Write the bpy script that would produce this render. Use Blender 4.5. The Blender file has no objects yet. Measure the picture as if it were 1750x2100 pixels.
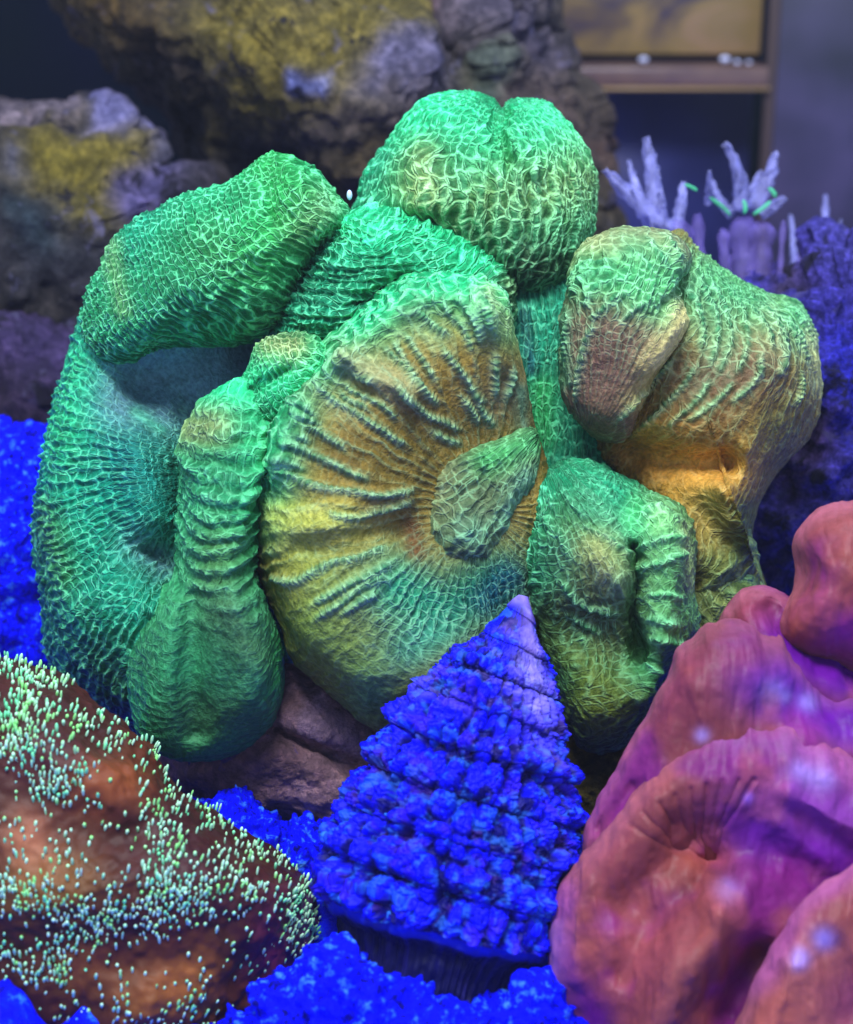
import bpy, math, random
import numpy as np
from mathutils import Vector

S = bpy.context.scene
C = S.collection
rnd = random.Random(5)
RNG = np.random.RandomState(7)
S.unit_settings.scale_length = 0.01          # one unit is one centimetre

# ------------------------------------------------------------------ camera
PITCH = math.radians(20)
CAM = np.array([0.0, 0.0, 15.0])
FWD = np.array([0, math.cos(PITCH), -math.sin(PITCH)])
UPV = np.array([0, math.sin(PITCH), math.cos(PITCH)])
RGT = np.array([1.0, 0, 0])
K = 0.28 / 1050.0
cd = bpy.data.cameras.new('camera')
cam = bpy.data.objects.new('camera', cd)
C.objects.link(cam)
cam.location = CAM
cam.rotation_euler = (math.pi / 2 - PITCH, 0, 0)
cd.sensor_fit = 'VERTICAL'
cd.sensor_height = 24
cd.lens = 12 / 0.28
cd.clip_start = 0.5
cd.clip_end = 400
cd.dof.use_dof = True
cd.dof.focus_distance = 28.6
cd.dof.aperture_fstop = 0.135
S.camera = cam

# ------------------------------------------------------------------ light of the tank: lamps hung over the water
S.view_settings.view_transform = 'Standard'
S.view_settings.look = 'None'
S.view_settings.exposure = 0.0
S.view_settings.gamma = 1.0
w = bpy.data.worlds.new('World'); S.world = w; w.use_nodes = True
w.node_tree.nodes['Background'].inputs[0].default_value = (0.40, 0.49, 0.74, 1)
w.node_tree.nodes['Background'].inputs[1].default_value = 1.12

def lamp(name, loc, target, size, sy, energy, color):
    l = bpy.data.lights.new(name, 'AREA')
    l.shape = 'RECTANGLE'; l.size = size; l.size_y = sy; l.energy = energy; l.color = color
    o = bpy.data.objects.new(name, l); C.objects.link(o)
    o.location = loc
    d = Vector(target) - Vector(loc)
    o.rotation_euler = d.to_track_quat('-Z', 'Y').to_euler()
    return o
lamp('aquarium_lamp', (-4, 10, 40), (0, 27, 3), 15, 10, 25000, (0.92, 0.98, 1.0))
lamp('aquarium_lamp', (9, 34, 34), (0, 38, 2), 10, 6, 7500, (0.62, 0.72, 1.0))

# ------------------------------------------------------------------ helpers
def W(px, py, d):
    """point seen at (px, py) of the 1750 x 2100 picture, d centimetres along the view axis"""
    px = np.asarray(px, float); py = np.asarray(py, float); d = np.asarray(d, float)
    x = (px - 875) * K * d; u = (1050 - py) * K * d
    return CAM + d[..., None] * FWD + x[..., None] * RGT + u[..., None] * UPV
def W1(px, py, d):
    return W(np.array(px), np.array(py), np.array(d))

def _hash(ix, iy, iz, seed):
    h = (ix * 374761393 + iy * 668265263 + iz * 2147483647 + seed * 1274126177) & 0xffffffff
    h = ((h ^ (h >> 13)) * 1274126177) & 0xffffffff
    h = ((h ^ (h >> 16)) * 2246822519) & 0xffffffff
    return ((h ^ (h >> 15)) & 0xffffff) / float(0xffffff)
def noise3(p, seed=0):
    p = p.reshape(-1, 3)
    f = np.floor(p); i = f.astype(np.int64); f = p - f
    f = f * f * (3 - 2 * f)
    r = 0
    for a in (0, 1):
        for b in (0, 1):
            for c in (0, 1):
                wgt = (f[:, 0] if a else 1 - f[:, 0]) * (f[:, 1] if b else 1 - f[:, 1]) * (f[:, 2] if c else 1 - f[:, 2])
                r = r + wgt * _hash(i[:, 0] + a, i[:, 1] + b, i[:, 2] + c, seed)
    return r * 2 - 1
def fbm(p, seed=0, octs=4, gain=0.5):
    shp = p.shape[:-1]; r = 0; a = 1
    for k in range(octs):
        r = r + a * noise3(p * (2 ** k) + 17.3 * k, seed + k); a *= gain
    return r.reshape(shp)
def ridged(p, seed=0, octs=4):
    shp = p.shape[:-1]; r = 0; a = 1
    for k in range(octs):
        r = r + a * (1 - np.abs(noise3(p * (2 ** k) + 9.1 * k, seed + k))); a *= 0.5
    return (r.reshape(shp)) - 1.0
def voro2(s, t, seed=0, jit=0.75):
    """cells over (s, t): nearest and second nearest distance and an id per cell"""
    i = np.floor(s).astype(np.int64); j = np.floor(t).astype(np.int64)
    f1 = np.full(s.shape, 9.0); f2 = np.full(s.shape, 9.0); idc = np.zeros(s.shape)
    for a in (-1, 0, 1):
        for b in (-1, 0, 1):
            ci = i + a; cj = j + b
            ox = 0.5 + jit * (_hash(ci, cj, 0 * ci, seed) - 0.5)
            oy = 0.5 + jit * (_hash(ci, cj, 0 * ci + 5, seed + 3) - 0.5)
            d = np.hypot(ci + ox - s, cj + oy - t)
            near = d < f1
            f2 = np.where(near, f1, np.minimum(f2, d))
            idc = np.where(near, _hash(ci, cj, 0 * ci + 9, seed), idc)
            f1 = np.where(near, d, f1)
    return f1, f2, idc
def voro3(p, seed=0):
    shp = p.shape[:-1]; p = p.reshape(-1, 3)
    i = np.floor(p).astype(np.int64)
    f1 = np.full(len(p), 9.0); f2 = f1.copy()
    for a in (-1, 0, 1):
        for b in (-1, 0, 1):
            for c in (-1, 0, 1):
                x, y, z = i[:, 0] + a, i[:, 1] + b, i[:, 2] + c
                q = np.stack([x + _hash(x, y, z, seed), y + _hash(x, y, z, seed + 1), z + _hash(x, y, z, seed + 2)], 1)
                d = np.linalg.norm(q - p, axis=1)
                f2 = np.where(d < f1, f1, np.minimum(f2, d)); f1 = np.minimum(f1, d)
    return f1.reshape(shp), f2.reshape(shp)
def smooth(a, b, x):
    t = np.clip((x - a) / (b - a), 0, 1); return t * t * (3 - 2 * t)
def seg_dist(px, py, pts):
    """distance of every (px, py) from a polyline"""
    pts = np.asarray(pts, float)
    if len(pts) == 1:
        return np.hypot(px - pts[0, 0], py - pts[0, 1])
    best = np.full(px.shape, 1e9)
    for (x0, y0), (x1, y1) in zip(pts[:-1], pts[1:]):
        dx, dy = x1 - x0, y1 - y0; L = dx * dx + dy * dy + 1e-9
        u = np.clip(((px - x0) * dx + (py - y0) * dy) / L, 0, 1)
        best = np.minimum(best, np.hypot(px - x0 - u * dx, py - y0 - u * dy))
    return best
def spline(pts, n, closed=True):
    pts = np.asarray(pts, float); m = len(pts); out = []
    rng = range(m) if closed else range(m - 1)
    for i in rng:
        if closed:
            p0, p1, p2, p3 = pts[(i - 1) % m], pts[i], pts[(i + 1) % m], pts[(i + 2) % m]
        else:
            p0, p1, p2, p3 = pts[max(i - 1, 0)], pts[i], pts[i + 1], pts[min(i + 2, m - 1)]
        t = np.linspace(0, 1, 24, endpoint=False)[:, None]
        out.append(0.5 * (2 * p1 + (p2 - p0) * t + (2 * p0 - 5 * p1 + 4 * p2 - p3) * t ** 2 + (3 * p1 - p0 - 3 * p2 + p3) * t ** 3))
    out = np.concatenate(out)
    out = np.vstack([out, out[:1] if closed else pts[-1:]])
    d = np.r_[0, np.cumsum(np.linalg.norm(np.diff(out, axis=0), axis=1))]
    u = np.linspace(0, d[-1], n, endpoint=not closed)
    return np.stack([np.interp(u, d, out[:, k]) for k in range(out.shape[1])], 1), d[-1]

def mesh_from(name, V, F, mat, cols=None, attrs=None, smooth_shade=True, crest=None):
    """V (n,3); F (m,k) array of tris or quads"""
    me = bpy.data.meshes.new(name)
    V = np.ascontiguousarray(V, np.float32); F = np.ascontiguousarray(F, np.int32)
    k = F.shape[1]
    me.vertices.add(len(V)); me.vertices.foreach_set('co', V.ravel())
    me.loops.add(F.size); me.loops.foreach_set('vertex_index', F.ravel())
    me.polygons.add(len(F))
    me.polygons.foreach_set('loop_start', np.arange(0, F.size, k, dtype=np.int32))
    me.update(calc_edges=True)
    if smooth_shade:
        me.polygons.foreach_set('use_smooth', np.ones(len(F), bool))
    if cols is not None:
        a = me.color_attributes.new('pigment', 'FLOAT_COLOR', 'POINT')
        a.data.foreach_set('color', np.concatenate([cols, np.ones((len(cols), 1))], 1).astype(np.float32).ravel())
    if crest is not None:
        a = me.color_attributes.new('crest', 'FLOAT_COLOR', 'POINT')
        a.data.foreach_set('color', np.concatenate([crest, np.ones((len(crest), 1))], 1).astype(np.float32).ravel())
    for nm, v in (attrs or {}).items():
        a = me.attributes.new(nm, 'FLOAT', 'POINT'); a.data.foreach_set('value', v.astype(np.float32).ravel())
    me.materials.append(mat)
    return me
def link(name, me, parent=None):
    o = bpy.data.objects.new(name, me); C.objects.link(o)
    if parent: o.parent = parent
    return o
def tag(o, label=None, cat=None, group=None, kind=None):
    for k, v in (('label', label), ('category', cat), ('group', group), ('kind', kind)):
        if v: o[k] = v
    return o
def empty(name, label, cat, loc=(0, 0, 0), group=None):
    o = bpy.data.objects.new(name, None); C.objects.link(o); o.location = [float(v) for v in loc]
    o.empty_display_size = 0.5
    return tag(o, label, cat, group)

def grid_faces(nr, nt, closed=True):
    i = np.arange(nr - 1)[:, None]; j = np.arange(nt if closed else nt - 1)[None, :]
    j2 = (j + 1) % nt
    a = i * nt + j; b = i * nt + j2; c = (i + 1) * nt + j2; d = (i + 1) * nt + j
    return np.stack([a, b, c, d], -1).reshape(-1, 4)
def grid_normals(P):
    du = np.roll(P, -1, 1) - np.roll(P, 1, 1)
    dv = np.empty_like(P); dv[1:-1] = P[2:] - P[:-2]; dv[0] = P[1] - P[0]; dv[-1] = P[-1] - P[-2]
    n = np.cross(du, dv); l = np.linalg.norm(n, axis=-1, keepdims=True)
    n = n / np.maximum(l, 1e-9)
    n[0] = n[1].mean(0) / max(np.linalg.norm(n[1].mean(0)), 1e-9)
    return n

def field(base, items, px, py, dim=None):
    """base value, then each (polyline, width, value[, strength]) mixed over it with a soft edge"""
    if dim: v = np.tile(np.asarray(base, float), px.shape + (1,))
    else: v = np.full(px.shape, float(base))
    for it in items:
        m = np.exp(-(seg_dist(px, py, it[0]) / it[1]) ** 2 * 0.9) * (it[3] if len(it) > 3 else 1)
        if dim: v = v + (np.asarray(it[2], float) - v) * m[..., None]
        else: v = v + (it[2] - v) * m
    return v

def pillow(outline, centre, depth, T, back=1.2, p=2.3, tilt=(0, 0), bumps=(), step=2.1, nback=9, jag=0.0, seed=0):
    """a closed body with a traced silhouette: front bulge T cm towards the viewer, back bulge behind.
    returns P (rings, nt, 3), px, py, t, front mask"""
    o0, per = spline(outline, 200)
    nt = max(24, int(per / step)); o, _ = spline(outline, nt)
    if jag:
        q = np.c_[o / 60.0, np.zeros(nt)]
        o = o + (o - centre) / np.linalg.norm(o - centre, axis=1, keepdims=True) * (fbm(q, seed, 4) * jag)[:, None]
    cen = np.array(centre, float)
    R = np.linalg.norm(o - cen, axis=1).mean()
    nr = max(8, int(R / step * 1.25))
    ph = np.linspace(0, 1, nr) ** 0.8 * math.pi / 2
    t = np.sin(ph)
    tb = np.cos(np.linspace(0, 1, nback + 1)[1:] ** 0.9 * math.pi / 2 * 0.98)
    tt = np.r_[t, tb]
    fr = np.r_[np.ones(nr), np.zeros(nback)]
    h = np.r_[T * np.sqrt(np.maximum(0, 1 - t ** p)), -back * np.sqrt(np.maximum(0, 1 - tb ** 2))]
    px = cen[0] + tt[:, None] * (o[None, :, 0] - cen[0]); py = cen[1] + tt[:, None] * (o[None, :, 1] - cen[1])
    D = depth + tilt[0] * (px - cen[0]) / 100 + tilt[1] * (py - cen[1]) / 100 - h[:, None] * np.ones(nt)
    edge = np.minimum(1, np.r_[(1 - t) * 8, np.zeros(nback)])[:, None]
    for pl, wd, am in bumps:
        D = D - am * np.exp(-(seg_dist(px, py, pl) / wd) ** 2) * edge
    P = W(px, py, D)
    # the outward side is towards the camera in front
    return P, px, py, tt[:, None] * np.ones(nt), fr[:, None] * np.ones(nt)
def outward(P):
    n = grid_normals(P)
    mid = P.reshape(-1, 3).mean(0)
    if ((P - mid) * n).sum(-1).mean() < 0: return -n, True
    return n, False
def body(name, P, mat, cols=None, attrs=None, parent=None, flip=False, crest=None):
    F = grid_faces(P.shape[0], P.shape[1])
    if flip: F = F[:, ::-1]
    me = mesh_from(name, P.reshape(-1, 3), F, mat, None if cols is None else cols.reshape(-1, 3), attrs, crest=None if crest is None else crest.reshape(-1, 3))
    return link(name, me, parent)

# ------------------------------------------------------------------ materials
def newmat(name):
    m = bpy.data.materials.new(name); m.use_nodes = True
    nt = m.node_tree; b = nt.nodes['Principled BSDF']
    return m, nt, b
def N(nt, typ, **kw):
    n = nt.nodes.new(typ)
    for k, v in kw.items():
        if k.startswith('i_'): n.inputs[k[2:].replace('_', ' ')].default_value = v
        else: setattr(n, k, v)
    return n
def L(nt, a, b): nt.links.new(a, b)
def ramp(nt, src, stops):
    r = nt.nodes.new('ShaderNodeValToRGB'); cr = r.color_ramp
    while len(cr.elements) > 1: cr.elements.remove(cr.elements[-1])
    cr.elements[0].position = stops[0][0]; cr.elements[0].color = (*stops[0][1], 1)
    for p, c in stops[1:]:
        e = cr.elements.new(p); e.color = (*c, 1)
    L(nt, src, r.inputs[0]); return r.outputs[0]
def mixc(nt, fac, a, b, blend='MIX'):
    m = nt.nodes.new('ShaderNodeMix'); m.data_type = 'RGBA'; m.blend_type = blend
    for sock, v in ((m.inputs[0], fac), (m.inputs[6], a), (m.inputs[7], b)):
        if hasattr(v, 'is_output'): L(nt, v, sock)
        else: sock.default_value = v if isinstance(v, (int, float)) else (*v, 1)
    return m.outputs[2]
def pos(nt):
    return nt.nodes.new('ShaderNodeNewGeometry').outputs['Position']
def tex_noise(nt, scale, detail=4, rough=0.55, vec=None, distortion=0):
    n = N(nt, 'ShaderNodeTexNoise'); n.inputs['Scale'].default_value = scale
    n.inputs['Detail'].default_value = detail; n.inputs['Roughness'].default_value = rough
    n.inputs['Distortion'].default_value = distortion
    L(nt, vec if vec is not None else pos(nt), n.inputs['Vector']); return n.outputs['Fac']
def tex_voro(nt, scale, feature='F1', out='Distance'):
    n = N(nt, 'ShaderNodeTexVoronoi', feature=feature); n.inputs['Scale'].default_value = scale
    L(nt, pos(nt), n.inputs['Vector']); return n.outputs[out]
def bump(nt, b, h, strength, dist, prev=None):
    n = nt.nodes.new('ShaderNodeBump'); n.inputs['Strength'].default_value = strength
    n.inputs['Distance'].default_value = dist; L(nt, h, n.inputs['Height'])
    if prev is not None: L(nt, prev, n.inputs['Normal'])
    L(nt, n.outputs[0], b.inputs['Normal']); return n.outputs[0]

def flesh_material(name, rough=0.45, sss=0.12, fine=9.0, spec=0.3, coat=0.0, mott=0.25):
    m, nt, b = newmat(name)
    a = N(nt, 'ShaderNodeVertexColor', layer_name='pigment')
    n1 = tex_noise(nt, fine, 3, 0.6)
    c = mixc(nt, mott, a.outputs[0], ramp(nt, n1, [(0.35, (0.45, 0.45, 0.45)), (0.62, (1.0, 1.0, 1.0))]), 'MULTIPLY')
    L(nt, c, b.inputs['Base Color'])
    b.inputs['Roughness'].default_value = rough
    b.inputs['Specular IOR Level'].default_value = spec
    b.inputs['Subsurface Weight'].default_value = sss
    b.inputs['Subsurface Radius'].default_value = (0.25, 0.25, 0.2)
    b.inputs['Subsurface Scale'].default_value = 0.35
    b.inputs['Coat Weight'].default_value = coat
    b.inputs['Coat Roughness'].default_value = 0.25
    bump(nt, b, n1, 0.25, 0.05)
    return m
def coral_skin():
    m, nt, b = newmat('polyp_skin')
    pg = N(nt, 'ShaderNodeVertexColor', layer_name='pigment').outputs[0]
    def at(nm): return N(nt, 'ShaderNodeAttribute', attribute_name=nm).outputs['Fac']
    def ma(op, a, c, d=None):
        n = N(nt, 'ShaderNodeMath', operation=op)
        for i, v in enumerate((a, c, d)):
            if v is None: continue
            if hasattr(v, 'is_output'): L(nt, v, n.inputs[i])
            else: n.inputs[i].default_value = v
        return n.outputs[0]
    w1 = tex_noise(nt, 5, 3, .6); w2 = N(nt, 'ShaderNodeTexNoise'); w2.inputs['Scale'].default_value = 2.6; w2.inputs['Detail'].default_value = 3
    mp = N(nt, 'ShaderNodeMapping'); mp.inputs['Location'].default_value = (31, 7, 3); L(nt, pos(nt), mp.inputs[0]); L(nt, mp.outputs[0], w2.inputs['Vector'])
    cs = ma('MULTIPLY_ADD', w1, .7, at('cell_s')); ct = ma('MULTIPLY_ADD', w2.outputs['Fac'], 1.0, at('cell_t'))
    cx = N(nt, 'ShaderNodeCombineXYZ'); L(nt, cs, cx.inputs[0]); L(nt, ct, cx.inputs[1])
    v = N(nt, 'ShaderNodeTexVoronoi', feature='DISTANCE_TO_EDGE', voronoi_dimensions='2D'); v.inputs['Scale'].default_value = 1; v.inputs['Randomness'].default_value = .68
    L(nt, cx.outputs[0], v.inputs['Vector'])
    f = N(nt, 'ShaderNodeTexVoronoi', feature='F1', voronoi_dimensions='2D'); f.inputs['Scale'].default_value = 1; f.inputs['Randomness'].default_value = .68
    L(nt, cx.outputs[0], f.inputs['Vector'])
    line = ramp(nt, v.outputs['Distance'], [(0.0, (1, 1, 1)), (0.06, (.8, .8, .8)), (0.15, (0, 0, 0))])
    wv = ma('COSINE', ma('MULTIPLY', cs, 2 * math.pi), None)
    thread = ramp(nt, wv, [(0.62, (0, 0, 0)), (0.98, (1, 1, 1))])
    bd = ma('MULTIPLY_ADD', ma('COSINE', ma('MULTIPLY', ct, 2 * math.pi * 1.3), None), .3, .7)
    n5 = ramp(nt, tex_noise(nt, 3.4, 3, .6), [(.42, (0, 0, 0)), (.55, (1, 1, 1))])
    line = ma('MAXIMUM', ma('MULTIPLY', line, .62), ma('MULTIPLY', ma('MULTIPLY', thread, bd), ma('MULTIPLY_ADD', n5, .6, .3)))
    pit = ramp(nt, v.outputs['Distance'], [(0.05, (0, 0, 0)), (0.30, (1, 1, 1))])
    patch = ramp(nt, tex_noise(nt, 2.6, 4, .65), [(.36, (.07, .07, .07)), (.60, (1, 1, 1))])
    fine = tex_noise(nt, 16, 3, .65)
    net = at('net')
    lf = ma('MULTIPLY', ma('MULTIPLY', line, net), patch)
    lf = ma('MINIMUM', ma('MULTIPLY', lf, 1.45), 1.0)
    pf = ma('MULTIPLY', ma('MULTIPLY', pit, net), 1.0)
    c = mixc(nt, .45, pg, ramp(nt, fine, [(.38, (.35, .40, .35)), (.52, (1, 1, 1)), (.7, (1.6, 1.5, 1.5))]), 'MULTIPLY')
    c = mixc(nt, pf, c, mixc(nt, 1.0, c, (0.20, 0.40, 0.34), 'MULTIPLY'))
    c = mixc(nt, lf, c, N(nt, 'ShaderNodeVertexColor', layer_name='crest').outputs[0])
    L(nt, c, b.inputs['Base Color'])
    b.inputs['Roughness'].default_value = .5; b.inputs['Specular IOR Level'].default_value = .12
    h = ma('MULTIPLY', ma('SUBTRACT', line, ma('MULTIPLY', pit, -.35)), net)
    h = ma('MULTIPLY_ADD', fine, .5, h)
    bump(nt, b, h, 1.0, .07)
    return m
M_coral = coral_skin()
M_red = flesh_material('smooth_coral_skin', rough=0.5, sss=0.35, fine=6, coat=0.0, mott=0.3, spec=0.18)

def rock_material(name, cols, scale=0.5, enc=(0.16, 0.14, 0.45), enc_amt=0.56, rough=0.8, fine=2.5):
    m, nt, b = newmat(name)
    big = tex_noise(nt, scale, 5, 0.6, distortion=0.6)
    c = ramp(nt, big, cols)
    n2 = tex_noise(nt, fine, 6, 0.7)
    c = mixc(nt, 0.75, c, ramp(nt, n2, [(0.3, (0.15, 0.15, 0.15)), (0.52, (0.8, 0.8, 0.8)), (0.72, (2.0, 1.9, 1.6))]), 'MULTIPLY')
    n3 = tex_noise(nt, scale * 1.9 + 0.1, 4, 0.6, distortion=0.3)
    f = ramp(nt, n3, [(enc_amt, (0, 0, 0)), (enc_amt + 0.07, (1, 1, 1))])
    c = mixc(nt, f, c, mixc(nt, n2, (enc[0] * .3, enc[1] * .3, enc[2] * .3), enc))
    L(nt, c, b.inputs['Base Color'])
    b.inputs['Roughness'].default_value = rough; b.inputs['Specular IOR Level'].default_value = 0.25
    h = tex_noise(nt, fine * 1.6, 6, 0.75)
    bump(nt, b, h, 0.9, 0.35)
    return m
def blue_material(name, light=(0.03, 0.16, 0.95), base=(0.0, 0.002, 0.95), dark=(0.0, 0.0, 0.16), s=5.0, pale=None):
    m, nt, b = newmat(name)
    v = tex_noise(nt, s, 5, 0.65)
    c = ramp(nt, v, [(0.36, dark), (0.45, base), (0.56, base), (0.63, light), (0.72, (0.08, 0.25, 0.7))])
    if pale:
        g = tex_noise(nt, 0.8, 3, 0.6)
        c = mixc(nt, ramp(nt, g, [(0.55, (0, 0, 0)), (0.68, (1, 1, 1))]), c, pale)
    L(nt, c, b.inputs['Base Color'])
    b.inputs['Roughness'].default_value = 0.7; b.inputs['Specular IOR Level'].default_value = 0.1
    bump(nt, b, tex_noise(nt, s * 1.5, 5, 0.7), 0.7, 0.15)
    return m
M_blue = blue_material('blue_coralline_crust')
def plain(name, col, rough=0.6, spec=0.3, **kw):
    m, nt, b = newmat(name); b.inputs['Base Color'].default_value = (*col, 1)
    b.inputs['Roughness'].default_value = rough; b.inputs['Specular IOR Level'].default_value = spec
    for k, v in kw.items(): b.inputs[k.replace('_', ' ')].default_value = v
    return m

# ------------------------------------------------------------------ seabed
def seabed():
    nx, ny = 520, 620
    xs = np.linspace(-1, 1, nx); ys = np.linspace(0, 1, ny) ** 1.5
    X, Yy = np.meshgrid(xs, ys)
    Yc = 10 + Yy * 75; Xc = X * (11 + Yc * 0.42)
    P = np.stack([Xc, Yc, np.zeros_like(Xc)], -1)
    z = 0.55 * fbm(P * 0.32, 3, 3) + 0.28 * fbm(P * 1.6, 8, 4)
    f1, f2 = voro3(P * 1.9, 4)
    z = z + 0.22 * np.clip(1 - f1 * 1.2, 0, 1)
    z = z - 0.9 * np.exp(-((Xc - 1.5) / 3.5) ** 2 - ((Yc - 23) / 2.2) ** 2) - 0.2
    P[..., 2] = z
    F = grid_faces(ny, nx, closed=False)
    m, nt, b = newmat('seabed_crust')
    v = tex_noise(nt, 3.0, 5, 0.65)
    blue = ramp(nt, v, [(0.34, (0, 0, 0.18)), (0.45, (0, 0.002, 0.95)), (0.57, (0, 0.01, 0.95)), (0.66, (0.03, 0.2, 0.9))])
    far = ramp(nt, tex_noise(nt, 1.2, 5, 0.6), [(0.35, (0.03, 0.02, 0.09)), (0.5, (0.10, 0.06, 0.22)), (0.65, (0.17, 0.12, 0.35))])
    sep = N(nt, 'ShaderNodeSeparateXYZ'); L(nt, pos(nt), sep.inputs[0])
    mr = N(nt, 'ShaderNodeMapRange'); L(nt, sep.outputs[1], mr.inputs[0])
    mr.inputs[1].default_value = 38; mr.inputs[2].default_value = 47
    L(nt, mixc(nt, mr.outputs[0], blue, far), b.inputs['Base Color'])
    b.inputs['Roughness'].default_value = 0.75; b.inputs['Specular IOR Level'].default_value = 0.1
    bump(nt, b, tex_noise(nt, 5, 5, 0.7), 0.7, 0.15)
    me = mesh_from('seabed', P.reshape(-1, 3), F, m)
    tag(link('seabed', me), 'blue encrusted tank floor under the corals', None, None, 'structure')
seabed()

_t = (1 + 5 ** .5) / 2
ICO_V = np.array([(-1, _t, 0), (1, _t, 0), (-1, -_t, 0), (1, -_t, 0), (0, -1, _t), (0, 1, _t), (0, -1, -_t), (0, 1, -_t), (_t, 0, -1), (_t, 0, 1), (-_t, 0, -1), (-_t, 0, 1)], float)
ICO_V /= np.linalg.norm(ICO_V[0])
ICO_F = np.array([(0, 11, 5), (0, 5, 1), (0, 1, 7), (0, 7, 10), (0, 10, 11), (1, 5, 9), (5, 11, 4), (11, 10, 2), (10, 7, 6), (7, 1, 8), (3, 9, 4), (3, 4, 2), (3, 2, 6), (3, 6, 8), (3, 8, 9), (4, 9, 5), (2, 4, 11), (6, 2, 10), (8, 6, 7), (9, 8, 1)])
def ico2():
    V = [tuple(v) for v in ICO_V]; F = []; cache = {}
    def mid(a, b):
        k = (min(a, b), max(a, b))
        if k not in cache:
            v = np.array(V[a]) + np.array(V[b]); v /= np.linalg.norm(v); V.append(tuple(v)); cache[k] = len(V) - 1
        return cache[k]
    for a, b, c in ICO_F:
        ab, bc, ca = mid(a, b), mid(b, c), mid(c, a)
        F += [(a, ab, ca), (b, bc, ab), (c, ca, bc), (ab, bc, ca)]
    return np.array(V), np.array(F)
ICO2_V, ICO2_F = ico2()
def blobs(name, pts, radii, mat, parent=None, hi=False, squash=0.25, cols=None):
    V0, F0 = (ICO2_V, ICO2_F) if hi else (ICO_V, ICO_F)
    n = len(pts)
    jitter = 1 + squash * (RNG.rand(n, len(V0), 1) - 0.5) * 2
    V = np.asarray(pts)[:, None, :] + V0[None] * np.asarray(radii)[:, None, None] * jitter
    F = F0[None] + (np.arange(n) * len(V0))[:, None, None]
    c = None if cols is None else np.repeat(cols, len(V0), 0)
    return link(name, mesh_from(name, V.reshape(-1, 3), F.reshape(-1, 3), mat, c), parent)

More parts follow.
